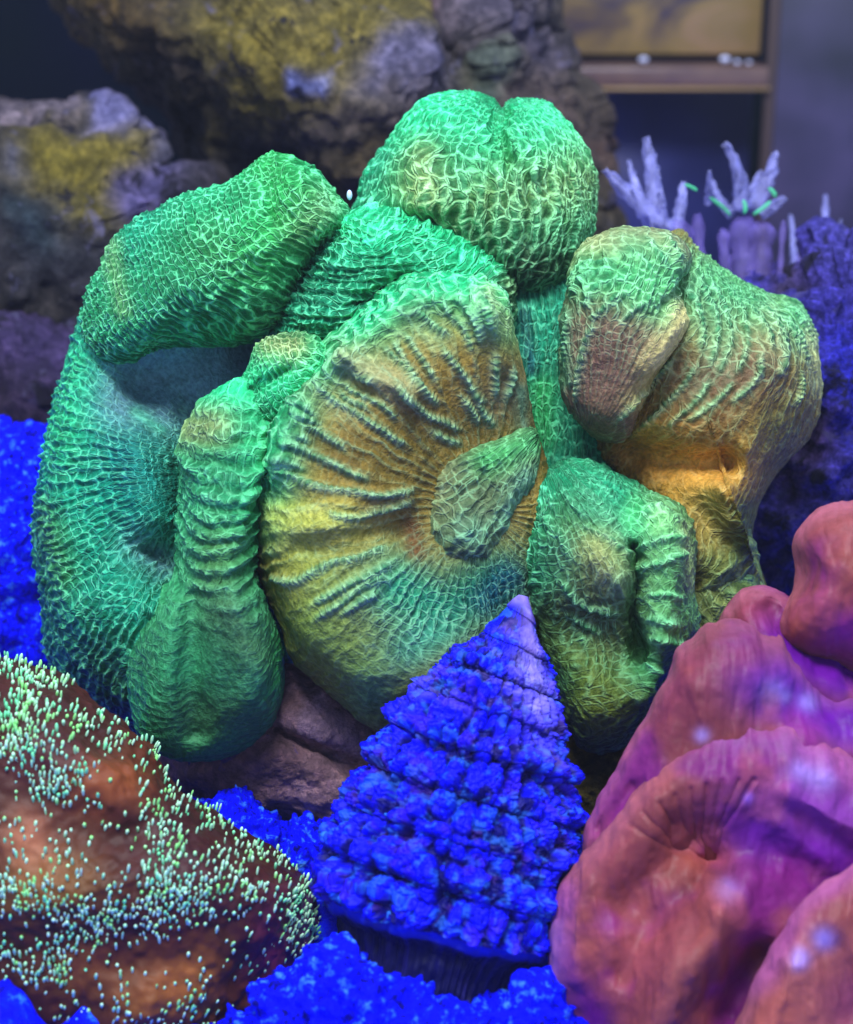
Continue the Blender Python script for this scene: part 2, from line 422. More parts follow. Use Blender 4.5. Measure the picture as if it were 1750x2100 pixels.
# ------------------------------------------------------------------ tank behind
def box(name, a, b, mat, parent=None, bevel=0.0):
    (x0, y0, z0), (x1, y1, z1) = a, b
    V = np.array([(x0, y0, z0), (x1, y0, z0), (x1, y1, z0), (x0, y1, z0), (x0, y0, z1), (x1, y0, z1), (x1, y1, z1), (x0, y1, z1)], float)
    F = np.array([(0, 3, 2, 1), (4, 5, 6, 7), (0, 1, 5, 4), (1, 2, 6, 5), (2, 3, 7, 6), (3, 0, 4, 7)])
    o = link(name, mesh_from(name, V, F, mat, smooth_shade=False), parent)
    if bevel:
        md = o.modifiers.new('bevel', 'BEVEL'); md.width = bevel; md.segments = 2
    return o
def tank():
    m, nt, b = newmat('painted_tank_back')
    c = ramp(nt, tex_noise(nt, 0.09, 3, 0.5), [(0.35, (0.001, 0.012, 0.014)), (0.55, (0.003, 0.010, 0.03)), (0.7, (0.008, 0.01, 0.06))])
    L(nt, c, b.inputs['Base Color']); b.inputs['Roughness'].default_value = 0.6
    b.inputs['Specular IOR Level'].default_value = 0.1
    o = box('tank_back_wall', (-60, 84, -4), (60, 85, 60), m)
    tag(o, None, None, None, 'structure')
    # overflow chamber: an acrylic box in the right corner, brown reflection painted on its panel
    def yz(py, y):            # height at which the picture row py meets the plane at distance y
        v = (1050 - py) * K
        return 15 + y * (v * math.cos(PITCH) - math.sin(PITCH)) / (math.cos(PITCH) + v * math.sin(PITCH))
    def xx(px, py, y):
        v = (1050 - py) * K; d = y / (math.cos(PITCH) + v * math.sin(PITCH))
        return (px - 875) * K * d
    Y = 60
    root = empty('overflow_box', 'overflow chamber with a painted brown reflection in the upper right corner behind the corals', 'overflow box', (8, Y, 0))
    root.location = (0, 0, 0)
    mb, nt, b = newmat('acrylic_painted_reflection')
    mp = N(nt, 'ShaderNodeMapping'); mp.inputs['Scale'].default_value = (0.22, 1, 0.42); L(nt, pos(nt), mp.inputs[0])
    c = ramp(nt, tex_noise(nt, 1.0, 4, 0.6, mp.outputs[0], 0.8), [(0.36, (0.04, 0.03, 0.06)), (0.47, (0.12, 0.08, 0.05)), (0.57, (0.26, 0.17, 0.055)), (0.7, (0.34, 0.20, 0.10))])
    L(nt, c, b.inputs['Base Color']); b.inputs['Roughness'].default_value = 0.35
    box('panel', (xx(1040, 60, Y), Y, yz(112, Y)), (xx(1562, 60, Y), Y + 2, yz(-120, Y)), mb, root, 0.05)
    m2, nt, b = newmat('ledge_acrylic')
    c = ramp(nt, tex_noise(nt, 0.7, 4, 0.6), [(0.35, (0.12, 0.07, 0.07)), (0.6, (0.17, 0.10, 0.08))])
    L(nt, c, b.inputs['Base Color']); b.inputs['Roughness'].default_value = 0.25
    box('ledge', (xx(1040, 140, Y), Y - 1.4, yz(168, Y)), (xx(1562, 140, Y), Y + 1.9, yz(128, Y)), m2, root, 0.08)
    box('ledge_edge', (xx(1040, 172, Y), Y - 1.55, yz(174, Y)), (xx(1562, 172, Y), Y - 1.35, yz(167, Y)), plain('pale_edge', (0.35, 0.22, 0.10), 0.4), root)  # thin strip in a paler brown than the ledge
    box('painted_shadow_strip', (xx(1040, 120, Y), Y + 0.3, yz(130, Y)), (xx(1562, 120, Y), Y + 1.8, yz(110, Y)), plain('painted_gap_shade', (0.006, 0.005, 0.012), 0.5), root)  # near-black box added to stand for the shadow above the ledge
    m3, nt, b = newmat('side_panel_acrylic')
    c = ramp(nt, tex_noise(nt, 0.16, 3, 0.5), [(0.35, (0.012, 0.014, 0.03)), (0.5, (0.05, 0.042, 0.10)), (0.66, (0.12, 0.09, 0.22))])
    L(nt, c, b.inputs['Base Color']); b.inputs['Roughness'].default_value = 0.4
    box('side_panel', (xx(1562, 300, Y) + .02, Y - 1.0, -3), (xx(1562, 300, Y) + 30, Y, yz(-300, Y)), m3, root, 0.1)
    box('corner_seam', (xx(1562, 300, Y) - .22, Y - 1.25, -3), (xx(1562, 300, Y) + .12, Y - 1.02, yz(-300, Y)), plain('seam_glue', (0.07, 0.045, 0.04), 0.35), root, 0.04)
    # low wall of the chamber, navy, under the ledge
    m4, nt, b = newmat('navy_back_panel')
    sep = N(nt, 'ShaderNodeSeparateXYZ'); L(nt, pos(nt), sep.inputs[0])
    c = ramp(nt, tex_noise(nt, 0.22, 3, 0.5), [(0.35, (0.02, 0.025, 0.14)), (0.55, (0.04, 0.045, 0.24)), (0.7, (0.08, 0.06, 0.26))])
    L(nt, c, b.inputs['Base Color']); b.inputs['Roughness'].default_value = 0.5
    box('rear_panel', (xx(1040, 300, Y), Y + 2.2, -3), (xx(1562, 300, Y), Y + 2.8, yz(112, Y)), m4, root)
    mbub = plain('air_bubble_skin', (0.75, 0.75, 0.95), 0.08, 0.9)
    for i, (px, py, r, lab) in enumerate(((1162, 124, .06, 'tiny bright bubble at the left end of the brown ledge'),
                             (1320, 122, .10, 'round white bubble clinging to the middle of the brown ledge'),
                             (1487, 121, .11, 'white bubble at the left of the row on the right half of the ledge'),
                             (1512, 127, .07, 'second bubble of the short row on the right half of the ledge'),
                             (1536, 128, .06, 'third bubble of the short row, nearest the corner seam'))):
        y = Y - 1.45
        V = ICO2_V * np.array((1.5, .9, .9)) * r + np.array((xx(px, py, y), y, yz(py, y)))
        tag(link('glint_bubble', mesh_from('glint_bubble', V, ICO2_F, mbub)), lab, 'bubble', 'bubbles on the ledge of the overflow box')
tank()

# ------------------------------------------------------------------ rocks
def patch_rock_material(name, fine=2.5, amt=.8):
    m, nt, b = newmat(name)
    pg = N(nt, 'ShaderNodeVertexColor', layer_name='pigment').outputs[0]
    n2 = tex_noise(nt, fine, 7, 0.75)
    c = mixc(nt, amt, pg, ramp(nt, n2, [(0.30, (0.10, 0.10, 0.12)), (0.48, (0.6, 0.6, 0.6)), (0.60, (1.5, 1.45, 1.3)), (0.74, (2.6, 2.4, 2.4))]), 'MULTIPLY')
    n3 = tex_noise(nt, 1.1, 5, 0.7, distortion=.5)
    c = mixc(nt, ramp(nt, n3, [(.60, (0, 0, 0)), (.68, (.6, .6, .6))]), c, (0.20, 0.18, 0.36))
    n4 = tex_noise(nt, .8, 5, 0.7, distortion=.8)
    c = mixc(nt, ramp(nt, n4, [(.36, (.9, .9, .9)), (.42, (0, 0, 0))]), c, (0.012, 0.01, 0.02))
    L(nt, c, b.inputs['Base Color']); b.inputs['Roughness'].default_value = .8; b.inputs['Specular IOR Level'].default_value = .2
    bump(nt, b, tex_noise(nt, fine * 1.6, 6, 0.75), 1.0, 0.4)
    return m
M_patch = patch_rock_material('mottled_live_rock')
def rock(name, outline, centre, depth, T, mat, label, cat='rock', back=3, amp=0.5, freq=0.5, jag=10, seed=1, step=3.6, bumps=(), tilt=(0, 0), pits=0.0, octs=5, cols=None, base=None, grit=0.0):
    P, px, py, t, fr = pillow(outline, centre, depth, T, back=back, bumps=bumps, step=step, jag=jag, seed=seed, tilt=tilt)
    n, fl = outward(P)
    h = amp * (fbm(P * freq, seed, octs, 0.55) + 0.6 * ridged(P * freq * 0.8, seed + 5, 4))
    if pits:
        f1, f2 = voro3(P * 2.0, seed)
        h = h + pits * (0.5 - f1) * (.55 if grit else 1)
    if grit:
        f1, f2 = voro3(P * 5.5, seed + 9)
        h = h + grit * (1 - 1.6 * f1) + grit * .8 * fbm(P * 7, seed + 10, 3)
    P = P + n * h[..., None]
    cc = None
    if cols is not None:
        wx = 38 * fbm(P * .55, seed + 70, 4); wy = 38 * fbm(P * .55 + 30, seed + 71, 4)
        cc = field(base, cols, px + wx, py + wy, 3)
    o = body(name, P, mat, cc, flip=fl)
    return tag(o, label, cat)
M_rock1 = rock_material('olive_live_rock', [(0.30, (0.008, 0.01, 0.018)), (0.42, (0.045, 0.03, 0.04)), (0.52, (0.14, 0.115, 0.025)), (0.62, (0.22, 0.17, 0.05)), (0.74, (0.10, 0.03, 0.03))], 0.42, (0.28, 0.24, 0.55), 0.60)
M_rock2 = rock_material('purple_live_rock', [(0.3, (0.01, 0.008, 0.03)), (0.5, (0.04, 0.025, 0.12)), (0.65, (0.12, 0.06, 0.12))], 0.5, (0.10, 0.08, 0.75), 0.46, fine=3.2)
M_rock3 = rock_material('dark_live_rock', [(0.3, (0.012, 0.014, 0.022)), (0.5, (0.05, 0.035, 0.035)), (0.64, (0.11, 0.08, 0.03))], 0.35, (0.14, 0.10, 0.28), 0.64)

rock('live_rock', [(60, -140), (90, -20), (140, 60), (230, 140), (330, 230), (380, 330), (430, 460), (560, 640), (800, 760), (1100, 760), (1240, 560), (1222, 430), (1218, 330), (1195, 230), (1150, 140), (1120, 40), (1105, -60), (1080, -160), (600, -220)],
     (720, 250), 47, 7.5, M_patch, 'tall olive and brown live rock rising behind the green coral', back=4, amp=0.55, freq=0.45, seed=11, jag=12, step=3.2,
     bumps=[([(560, 60), (700, 200)], 120, 1.2), ([(880, -20), (930, 90)], 60, -1.6), ([(420, 330), (560, 380)], 110, -2.5), ([(980, 60), (1120, 300)], 60, .9), ([(300, 120), (420, 260)], 60, -1.2)], pits=0.25, base=(0.10, 0.08, 0.05), cols=[([(200, 0), (320, 60)], 70, (0.16, 0.10, 0.03), .9), ([(330, 150), (420, 260)], 90, (0.05, 0.035, 0.05), .9), ([(500, 60), (620, 160), (760, 60)], 90, (0.26, 0.20, 0.035), .95), ([(540, 200), (660, 190)], 60, (0.26, 0.20, 0.035), .8), ([(700, 20), (840, 60)], 60, (0.20, 0.16, 0.04), .9), ([(900, 20), (930, 70)], 42, (0.09, 0.015, 0.02), .95), ([(1000, 20), (1100, 120)], 60, (0.16, 0.13, 0.19), .95), ([(780, 160), (880, 160)], 40, (0.30, 0.28, 0.62), .7), ([(640, 170), (680, 170)], 16, (0.35, 0.4, 1.0), .9), ([(700, 280), (850, 240)], 90, (0.13, 0.10, 0.10), .9), ([(1060, 200), (1180, 320)], 60, (0.15, 0.10, 0.09), .9), ([(1215, 300), (1230, 430)], 30, (0.10, 0.05, 0.04), .9), ([(440, 330), (620, 420)], 90, (0.012, 0.016, 0.035), .95), ([(680, 360), (760, 300)], 40, (0.10, 0.07, 0.03), .8), ([(1000, 200), (1010, 170)], 40, (0.14, 0.2, 0.16), .7)])
rock('live_rock', [(-160, 260), (-60, 225), (60, 222), (130, 205), (210, 212), (290, 232), (340, 290), (370, 350), (440, 370), (430, 470), (330, 620), (240, 760), (100, 800), (-100, 780), (-220, 550)],
     (110, 480), 42, 4.5, M_patch, 'low yellow-olive live rock with a lilac rim left of the green coral', back=3, amp=0.4, freq=0.6, seed=21, jag=10, step=3.2, pits=0.2, base=(0.06, 0.05, 0.05), cols=[([(100, 330), (230, 330), (170, 420)], 75, (0.28, 0.22, 0.03), .95), ([(0, 240), (130, 220)], 24, (0.28, 0.22, 0.28), .9), ([(200, 225), (300, 260), (370, 350)], 26, (0.30, 0.28, 0.62), .9), ([(280, 400), (330, 380)], 45, (0.16, 0.13, 0.36), .95), ([(340, 330)], 30, (0.2, .2, .25), .8), ([(30, 330)], 30, (0.12, 0.12, 0.2), .7), ([(60, 520), (250, 540)], 90, (0.035, 0.035, 0.05), .95), ([(0, 420), (60, 480)], 45, (0.03, 0.05, 0.07), .9)])
rock('live_rock', [(-200, 620), (-60, 600), (120, 610), (260, 640), (320, 760), (260, 900), (100, 960), (-120, 960), (-260, 820)],
     (40, 780), 39.5, 2.5, M_patch, 'dark purple-brown rubble rock at the left edge below the olive rock', back=2, amp=0.3, freq=0.8, seed=31, jag=10, base=(0.05, 0.03, 0.07), cols=[([(60, 700), (120, 760)], 60, (0.09, 0.06, 0.2), .8)])
rock('live_rock', [(1480, 620), (1560, 590), (1620, 560), (1660, 520), (1740, 500), (1900, 480), (2000, 800), (1980, 1250), (1750, 1350), (1560, 1330), (1480, 1220), (1470, 1000), (1450, 800)],
     (1700, 900), 37, 4.0, patch_rock_material('violet_live_rock', 6.0, .95), 'rough blue-purple live rock behind the right side of the green coral', back=3, amp=0.42, freq=1.0, seed=41, jag=14, step=2.6, pits=0.6, octs=6, base=(0.09, 0.07, 0.60), cols=[([(1720, 760), (1740, 850)], 70, (0.04, 0.04, 0.9), .9), ([(1660, 880), (1640, 960)], 45, (0.22, 0.12, 0.25), .8), ([(1600, 1080), (1580, 1150)], 45, (0.10, 0.06, 0.2), .8), ([(1690, 540), (1740, 540)], 40, (0.16, 0.14, 0.75), .8), ([(1600, 590)], 40, (0.14, 0.09, 0.15), .8)])
rock('live_rock', [(-200, 900), (-60, 880), (60, 884), (140, 910), (220, 1000), (240, 1200), (200, 1420), (60, 1480), (-160, 1450), (-240, 1200)],
     (20, 1180), 36, 2.6, M_blue, 'bright blue encrusted rock at the left edge beside the green coral', back=2, amp=0.34, freq=1.1, seed=51, jag=14, step=2.6, pits=0.75, grit=.10, octs=6)
M_plug = rock_material('mauve_skeleton', [(0.3, (0.16, 0.08, 0.12)), (0.5, (0.40, 0.22, 0.28)), (0.65, (0.45, 0.28, 0.42))], 0.8, (0.12, 0.10, 0.62), 0.62, fine=4)
rock('coral_base_plug', [(360, 1500), (460, 1420), (600, 1370), (760, 1400), (900, 1500), (960, 1640), (860, 1740), (680, 1740), (560, 1690), (420, 1640), (330, 1590)],
     (640, 1560), 30.6, 1.6, M_plug, 'mauve brown stony plug on which the green coral sits', 'coral base', back=1.5, amp=0.14, freq=1.2, seed=61, jag=5, step=2.6,
     bumps=[([(570, 1500), (700, 1560), (800, 1600)], 22, -0.5)])
M_olive = rock_material('olive_rubble_skin', [(0.3, (0.05, 0.035, 0.01)), (0.5, (0.2, 0.15, 0.03)), (0.65, (0.3, 0.24, 0.06))], 1.5, (0.3, 0.26, 0.1), 0.62, fine=4)
rock('rubble_rock', [(1120, 1540), (1200, 1500), (1300, 1480), (1400, 1560), (1380, 1700), (1250, 1760), (1150, 1700)],
     (1250, 1610), 30.5, 1.0, M_olive, 'small olive yellow rock between the blue shell and the red coral', 'rock', back=1, amp=0.2, freq=1.5, seed=71, jag=6)
rock('rubble_rock', [(380, 1660), (440, 1625), (520, 1640), (590, 1690), (680, 1700), (780, 1760), (780, 1900), (640, 2000), (480, 1900), (400, 1780)],
     (590, 1810), 29.3, 1.0, M_blue, 'blue crusted ledge of rubble between the brown coral and the blue shell', 'rock', back=1, amp=0.16, freq=1.6, seed=81, jag=8, step=2.4, pits=0.25, grit=.10)
rock('rubble_rock', [(420, 2180), (500, 2090), (560, 2010), (620, 1960), (680, 1930), (740, 1960), (800, 2000), (900, 2040), (1000, 2050), (1080, 2035), (1130, 2010), (1200, 2060), (1260, 2180), (1100, 2300), (700, 2320)],
     (830, 2180), 26.0, 1.6, M_blue, 'bright blue knobbly rubble in front of the blue shell at the bottom edge', 'rock', back=1, amp=0.14, freq=1.4, seed=91, jag=6, step=2.2, pits=0.35, grit=.10, octs=6)

# ------------------------------------------------------------------ green coral
GREEN = (0.012, 0.54, 0.20); TEAL = (0.006, 0.34, 0.20); MINT = (0.03, 0.72, 0.27); BROWN = (0.24, 0.15, 0.025)
RBROWN = (0.165, 0.085, 0.055); GOLD = (0.42, 0.40, 0.10); BEIGE = (0.50, 0.44, 0.20); OLIVE = (0.12, 0.17, 0.035); SLATE = (0.12, 0.25, 0.34)
ORANGE = (0.72, 0.33, 0.05); BLUE_SHEEN = (0.01, 0.16, 0.30); SAGE = (0.13, 0.27, 0.13); LEAF = (0.07, 0.30, 0.07); DKGREEN = (0.02, 0.14, 0.07)

coral = empty('brain_coral', 'large folded fluorescent green coral with brown inner faces in the centre', 'coral', (0, 0, 0))

def cord_height(px, py, P, cords, width=8.0, seed=0):
    wx = 5 * fbm(P * 1.6, seed + 5, 3); wy = 5 * fbm(P * 1.6 + 20, seed + 6, 3)
    X = px + wx; Y = py + wy; out = np.zeros(px.shape)
    for k, c in enumerate(cords):
        c, ln = spline(c, max(6, len(c) * 4), closed=False)
        x0, y0 = c.min(0) - 30; x1, y1 = c.max(0) + 30
        m = (X > x0) & (X < x1) & (Y > y0) & (Y < y1)
        if not m.any(): continue
        x = X[m]; y = Y[m]; best = np.full(x.shape, 1e9); al = np.zeros(x.shape); L0 = 0
        for (ax, ay), (bx, by) in zip(c[:-1], c[1:]):
            dx, dy = bx - ax, by - ay; Ls = math.hypot(dx, dy) + 1e-6
            u = np.clip(((x - ax) * dx + (y - ay) * dy) / Ls ** 2, 0, 1)
            d = np.hypot(x - ax - u * dx, y - ay - u * dy); b = d < best
            al = np.where(b, L0 + u * Ls, al); best = np.minimum(best, d); L0 += Ls
        tp = np.minimum(1, np.minimum(al + 4, L0 - al + 2) / 26)
        bead = .88 + .15 * np.cos(al * 2 * math.pi / (13 + 3 * math.sin(k * 7.7)) + 2.5 * np.sin(al / 23 + k))
        h = np.exp(-(best / (width * (.55 + .5 * bead))) ** 2) * tp * bead
        v = out[m]; out[m] = np.maximum(v, h)
    return out
def crop_a(*cords): return [[(512.6 + x * .5277, 369 + y * .5277) for x, y in c] for c in cords]
def crop_b(*cords): return [[(1116 + x * .3622, 431.5 + y * .3622) for x, y in c] for c in cords]
FAN_CORDS = crop_a([(70,1120),(140,1130),(220,1180),(300,1210),(400,1222),(520,1222),(650,1200)], [(60,1095),(110,1085),(170,1095),(235,1135)], [(130,1030),(200,1045),(270,1080),(340,1120),(400,1150),(470,1165)],
    [(215,960),(270,975),(330,1020),(385,1060)], [(160,990),(210,1005),(250,1030)], [(240,780),(300,830),(370,880),(430,925),(500,970),(560,1010),(610,1040)], [(360,780),(410,820),(470,850),(530,890),(575,940)], [(390,740),(440,760),(500,790)],
    [(345,800),(380,850),(430,880),(470,900)], [(500,640),(560,690),(620,740),(650,800)], [(590,580),(650,660),(700,730),(730,790)], [(750,640),(790,700),(840,770),(880,840),(930,880)], [(640,500),(690,540),(740,580),(790,610)],
    [(545,620),(600,700),(640,760),(690,820),(750,880)], [(740,470),(790,540),(840,590),(860,650),(870,680)], [(800,440),(850,500),(890,560),(900,620),(915,650)], [(850,420),(900,470),(930,530),(945,600)], [(640,860),(700,910),(760,940),(830,975)],
    [(880,850),(920,920),(960,970)], [(1040,720),(1020,800),(1000,880)], [(960,660),(950,740),(965,860)], [(60,1545),(180,1560),(260,1530),(340,1500),(420,1480),(540,1440)], [(240,1650),(300,1620),(380,1580),(460,1550),(560,1490)], [(250,1705),(340,1650),(430,1590),(540,1530)],
    [(340,1700),(420,1640),(500,1600)], [(300,1290),(400,1320),(480,1290),(560,1270),(650,1240)], [(120,860),(200,880),(260,920)], [(160,910),(240,930),(290,970)], [(700,960),(760,1010),(830,1030)], [(60,1440),(100,1450),(120,1440)], [(820,830),(870,900),(900,960)], [(560,790),(620,850),(680,890)])
INNER_CORDS = crop_a([(1270,380),(1310,330),(1370,320),(1430,310)], [(1250,470),(1290,400),(1350,370),(1420,350)], [(1300,500),(1350,430),(1420,400),(1480,390)], [(1320,560),(1370,510),(1430,460),(1490,430)], [(1220,720),(1225,600),(1250,500)],
    [(1280,860),(1290,720),(1320,600),(1360,550)], [(1420,930),(1500,840),(1560,800)], [(1240,440),(1260,360),(1310,300)], [(1480,260),(1530,320),(1580,370)], [(1540,220),(1590,290),(1640,350)], [(1600,200),(1650,260),(1690,330)], [(1440,560),(1500,500),(1560,470)])
LOWER_CORDS = crop_a([(1180,1090),(1260,1160),(1340,1240),(1400,1320),(1440,1370)], [(1230,1080),(1300,1140),(1380,1200),(1450,1240)], [(1150,1110),(1200,1190),(1260,1260),(1320,1320)], [(1290,1080),(1370,1140),(1440,1180),(1500,1210)], [(1110,1160),(1150,1230),(1190,1300)],
    [(1290,1340),(1370,1390),(1450,1450),(1500,1480)], [(1200,1550),(1260,1620),(1310,1650),(1380,1680),(1440,1690)], [(1240,1690),(1320,1740),(1370,1770)], [(1270,1750),(1310,1820)], [(1480,1470),(1560,1420),(1650,1400),(1710,1380)], [(1490,1530),(1570,1500),(1650,1470),(1720,1460)],
    [(1540,1700),(1600,1720),(1680,1740)], [(1540,1620),(1620,1620),(1700,1630)], [(1560,1780),(1640,1790),(1700,1830)], [(1510,1330),(1580,1290),(1650,1290)], [(1500,1880),(1560,1900),(1620,1930)], [(1130,1250),(1150,1330),(1180,1400)], [(1180,1340),(1230,1430),(1260,1500)], [(1530,1860),(1600,1850)])
OUTER_CORDS = crop_b([(860,420),(940,540),(980,640),(990,720),(970,820),(940,900)], [(920,420),(1000,540),(1040,640),(1050,740),(1020,860),(980,940)], [(800,450),(860,540),(900,660),(910,740),(880,820)], [(1020,430),(1090,540),(1130,640),(1145,740),(1120,850),(1070,930)],
    [(1100,480),(1200,600),(1260,700),(1290,800)], [(1280,600),(1340,700),(1350,820),(1310,960)], [(1360,600),(1410,700),(1430,820)], [(1210,800),(1220,900),(1150,1010),(1050,1090)], [(760,830),(650,930),(540,1040),(440,1160),(390,1230)], [(870,870),(800,980),(700,1080),(600,1170),(540,1260)],
    [(960,950),(880,1060),(780,1150),(680,1230)], [(1080,960),(1000,1060),(900,1140),(800,1200)], [(1450,900),(1440,1020),(1390,1120)], [(1180,480),(1280,570),(1400,660),(1470,760),(1500,880)], [(560,160),(600,240),(640,330)], [(620,130),(690,220),(720,310)], [(700,140),(780,240),(800,330)], [(1380,520),(1470,600),(1530,700),(1550,800)])
TOP_CORDS = [[(880 + 36 * k + 7 * math.sin(k * 5), 330 + 9 * abs(k - 4) + 10 * math.sin(k * 3)), (872 + 38 * k, 400), (878 + 37 * k + 5 * math.sin(k), 470), (900 + 33 * k, 540 - 4 * abs(k - 4))] for k in range(9)]
def lobe(name, outline, centre, depth, T, flow, spacing, bead, cols, base, ridge=0.5, net=0.8, ridge_f=(), net_f=(), bumps=(), amp=0.085, back=1.4,
         p=2.3, tilt=(0, 0), seed=0, label=None, double=None, wob=0.35, gap=0.0, edgecol=None, step=2.1, jit=0.75, seam=0, rpow=1.0, cell=(1.8, 1.0), cords=None, cord_w=8.0, cord_amp=1.25):
    if name == 'mouth_lobe': outline = [(centre[0] + 1.05 * (x - centre[0]), centre[1] + 1.05 * (y - centre[1])) for x, y in outline]
    P, px, py, t, fr = pillow(outline, centre, depth, T, back=back, p=p, tilt=tilt, bumps=bumps, step=step, seed=seed)
    nrm, fl = outward(P)
    # slow undulation of the flesh
    P = P + nrm * (0.09 * fbm(P * 0.7, seed + 50, 3) * (0.3 + 0.7 * fr))[..., None]
    nrm, fl = outward(P)
    u = CAM * 0
    if flow[0] == 'pole':                                   # ridges run out from a point of the surface
        o = W1(flow[1], flow[2], depth - T * 0.7); v = P - o
        x = v @ RGT; y = v @ UPV
        sa = math.radians(seam) + math.pi
        ang = np.arctan2(-x * math.sin(sa) + y * math.cos(sa), x * math.cos(sa) + y * math.sin(sa)); r = np.linalg.norm(v, axis=-1)
        R0 = flow[3] * K * depth
        s = ang * R0 / (spacing * K * depth); n_around = round(2 * math.pi * R0 / (spacing * K * depth))
        s = ang / (2 * math.pi) * n_around
        tt = r / (bead * K * depth)
        rr = r / R0
    elif flow[0] == 'axis':                                 # ridges are meridians about an axis inside the lobe
        a = W1(flow[1], flow[2], depth); b = W1(flow[3], flow[4], depth); ax = b - a; Lx = np.linalg.norm(ax); ax /= Lx
        o = (a + b) / 2 + FWD * flow[6]
        v = P - o; al = v @ ax
        side = np.cross(ax, FWD); side /= np.linalg.norm(side); fw = np.cross(side, ax)
        x = v @ side; y = v @ fw; rad = np.hypot(x, y)
        R0 = flow[5] * K * depth
        s = np.arctan2(x, y * (-1 if fw @ FWD > 0 else 1)) / (2 * math.pi) * round(2 * math.pi * R0 / (spacing * K * depth))
        lat = np.arctan2(al, rad + 0.3)
        tt = lat * R0 / (bead * K * depth) * 1.1
        rr = rad / R0
    else:                                                   # ('par', degrees): parallel ridges, running at that picture angle
        a = math.radians(flow[1]); run = math.cos(a) * RGT + math.sin(a) * UPV; acr = -math.sin(a) * RGT + math.cos(a) * UPV
        q = P - W1(centre[0], centre[1], depth)
        dep = -(q @ FWD)
        s = (q @ acr + 0.35 * dep) / (spacing * K * depth); tt = (q @ run + 0.35 * dep) / (bead * K * depth); rr = np.ones_like(s)
    qn = P / (K * depth * 95)
    s = s + wob * fbm(qn, seed + 3, 3) + .10 * fbm(P * 1.9, seed + 13, 2); tt = tt + wob * fbm(qn + 40, seed + 9, 3)
    if double:
        blend = smooth(double[0], double[1], rr + 0.1 * fbm(qn * .7, seed + 4, 2))
    else: blend = np.zeros_like(s)
    def rid(s): return np.clip(0.5 + 0.5 * np.cos(2 * math.pi * s), 0, 1)
    R1 = rid(s); R2 = rid(2 * s)
    Rg = (R1 * (1 - blend) + R2 * blend) ** (0.85 * rpow)
    # length of ridges varies: some fade
    idr = np.floor(s + 0.5); fade = 0.55 + 0.45 * np.tanh(2.5 * noise3(np.stack([idr * 3.7, tt * 0.10, 0 * tt], -1).reshape(-1, 3), seed + 77).reshape(s.shape) + 0.8)
    f1, f2, idc = voro2(s * (1 + (blend > 0.5)) if False else s, tt, seed + 1, jit)
    g1, g2, _ = voro2(s * 2.0 + 3, tt * 1.0 + 7, seed + 2, 0.8)
    edge = np.clip((f2 - f1), 0, 1); gedge = np.clip(g2 - g1, 0, 1)
    edge = edge * (1 - blend) + gedge * blend
    line = np.exp(-(edge / 0.13) ** 2)                       # thin raised walls between the cups
    pit = smooth(0.10, 0.55, edge)
    wr = field(ridge, ridge_f, px, py); wn = field(net, net_f, px, py)
    beadv = np.clip(1 - 1.7 * np.minimum(f1, g1), 0, 1)
    dome = np.clip(1 - 1.25 * g1, 0, 1)
    cw = s * cell[0] + .9 * fbm(P * 1.3, seed + 40, 3); cv = tt * cell[1] + .5 * fbm(P * 1.6, seed + 41, 3)
    cord = 0.5 + 0.5 * np.cos(2 * math.pi * (cw + .35))
    h = wr * Rg * fade * (0.55 + 1.0 * beadv) * 1.3 + wn * (0.45 * cord * (.5 + dome) + 0.25 * dome + 0.25 * fbm(P * 5.5, seed + 31, 2))
    h = h + 0.14 * fbm(P * 9, seed + 33, 2)
    ch = np.zeros_like(h)
    if cords:
        ch = cord_height(px, py, P, cords, cord_w, seed) * (fr > .5); h = h * (1 - .5 * ch) + cord_amp * ch
    mask = np.where(fr > 0.5, 1.0, 0.15)
    P2 = P + nrm * (.82 * amp * (h - 0.3) * mask)[..., None]
    # pigment
    col = field(base, cols, px, py, 3)
    var = fbm(P * 0.9, seed + 60, 3)
    col = col * (1 + 0.30 * var[..., None])
    lum = col.mean(-1, keepdims=True)
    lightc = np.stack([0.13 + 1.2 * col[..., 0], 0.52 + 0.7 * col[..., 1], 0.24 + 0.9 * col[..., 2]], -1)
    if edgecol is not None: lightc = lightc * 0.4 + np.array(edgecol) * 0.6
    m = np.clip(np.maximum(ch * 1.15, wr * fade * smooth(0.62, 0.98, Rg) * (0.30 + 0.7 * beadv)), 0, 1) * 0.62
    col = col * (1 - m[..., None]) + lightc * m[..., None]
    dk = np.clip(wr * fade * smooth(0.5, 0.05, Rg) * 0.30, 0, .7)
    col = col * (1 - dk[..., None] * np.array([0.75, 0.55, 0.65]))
    speck = noise3((P * 14).reshape(-1, 3), seed + 90).reshape(s.shape)
    col = np.clip(col * (1 + 0.25 * speck[..., None]), 0.002, 0.92)
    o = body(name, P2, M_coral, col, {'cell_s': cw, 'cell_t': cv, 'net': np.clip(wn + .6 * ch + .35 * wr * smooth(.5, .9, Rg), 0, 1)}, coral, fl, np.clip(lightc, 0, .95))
    if label: o['label'] = label
    return o

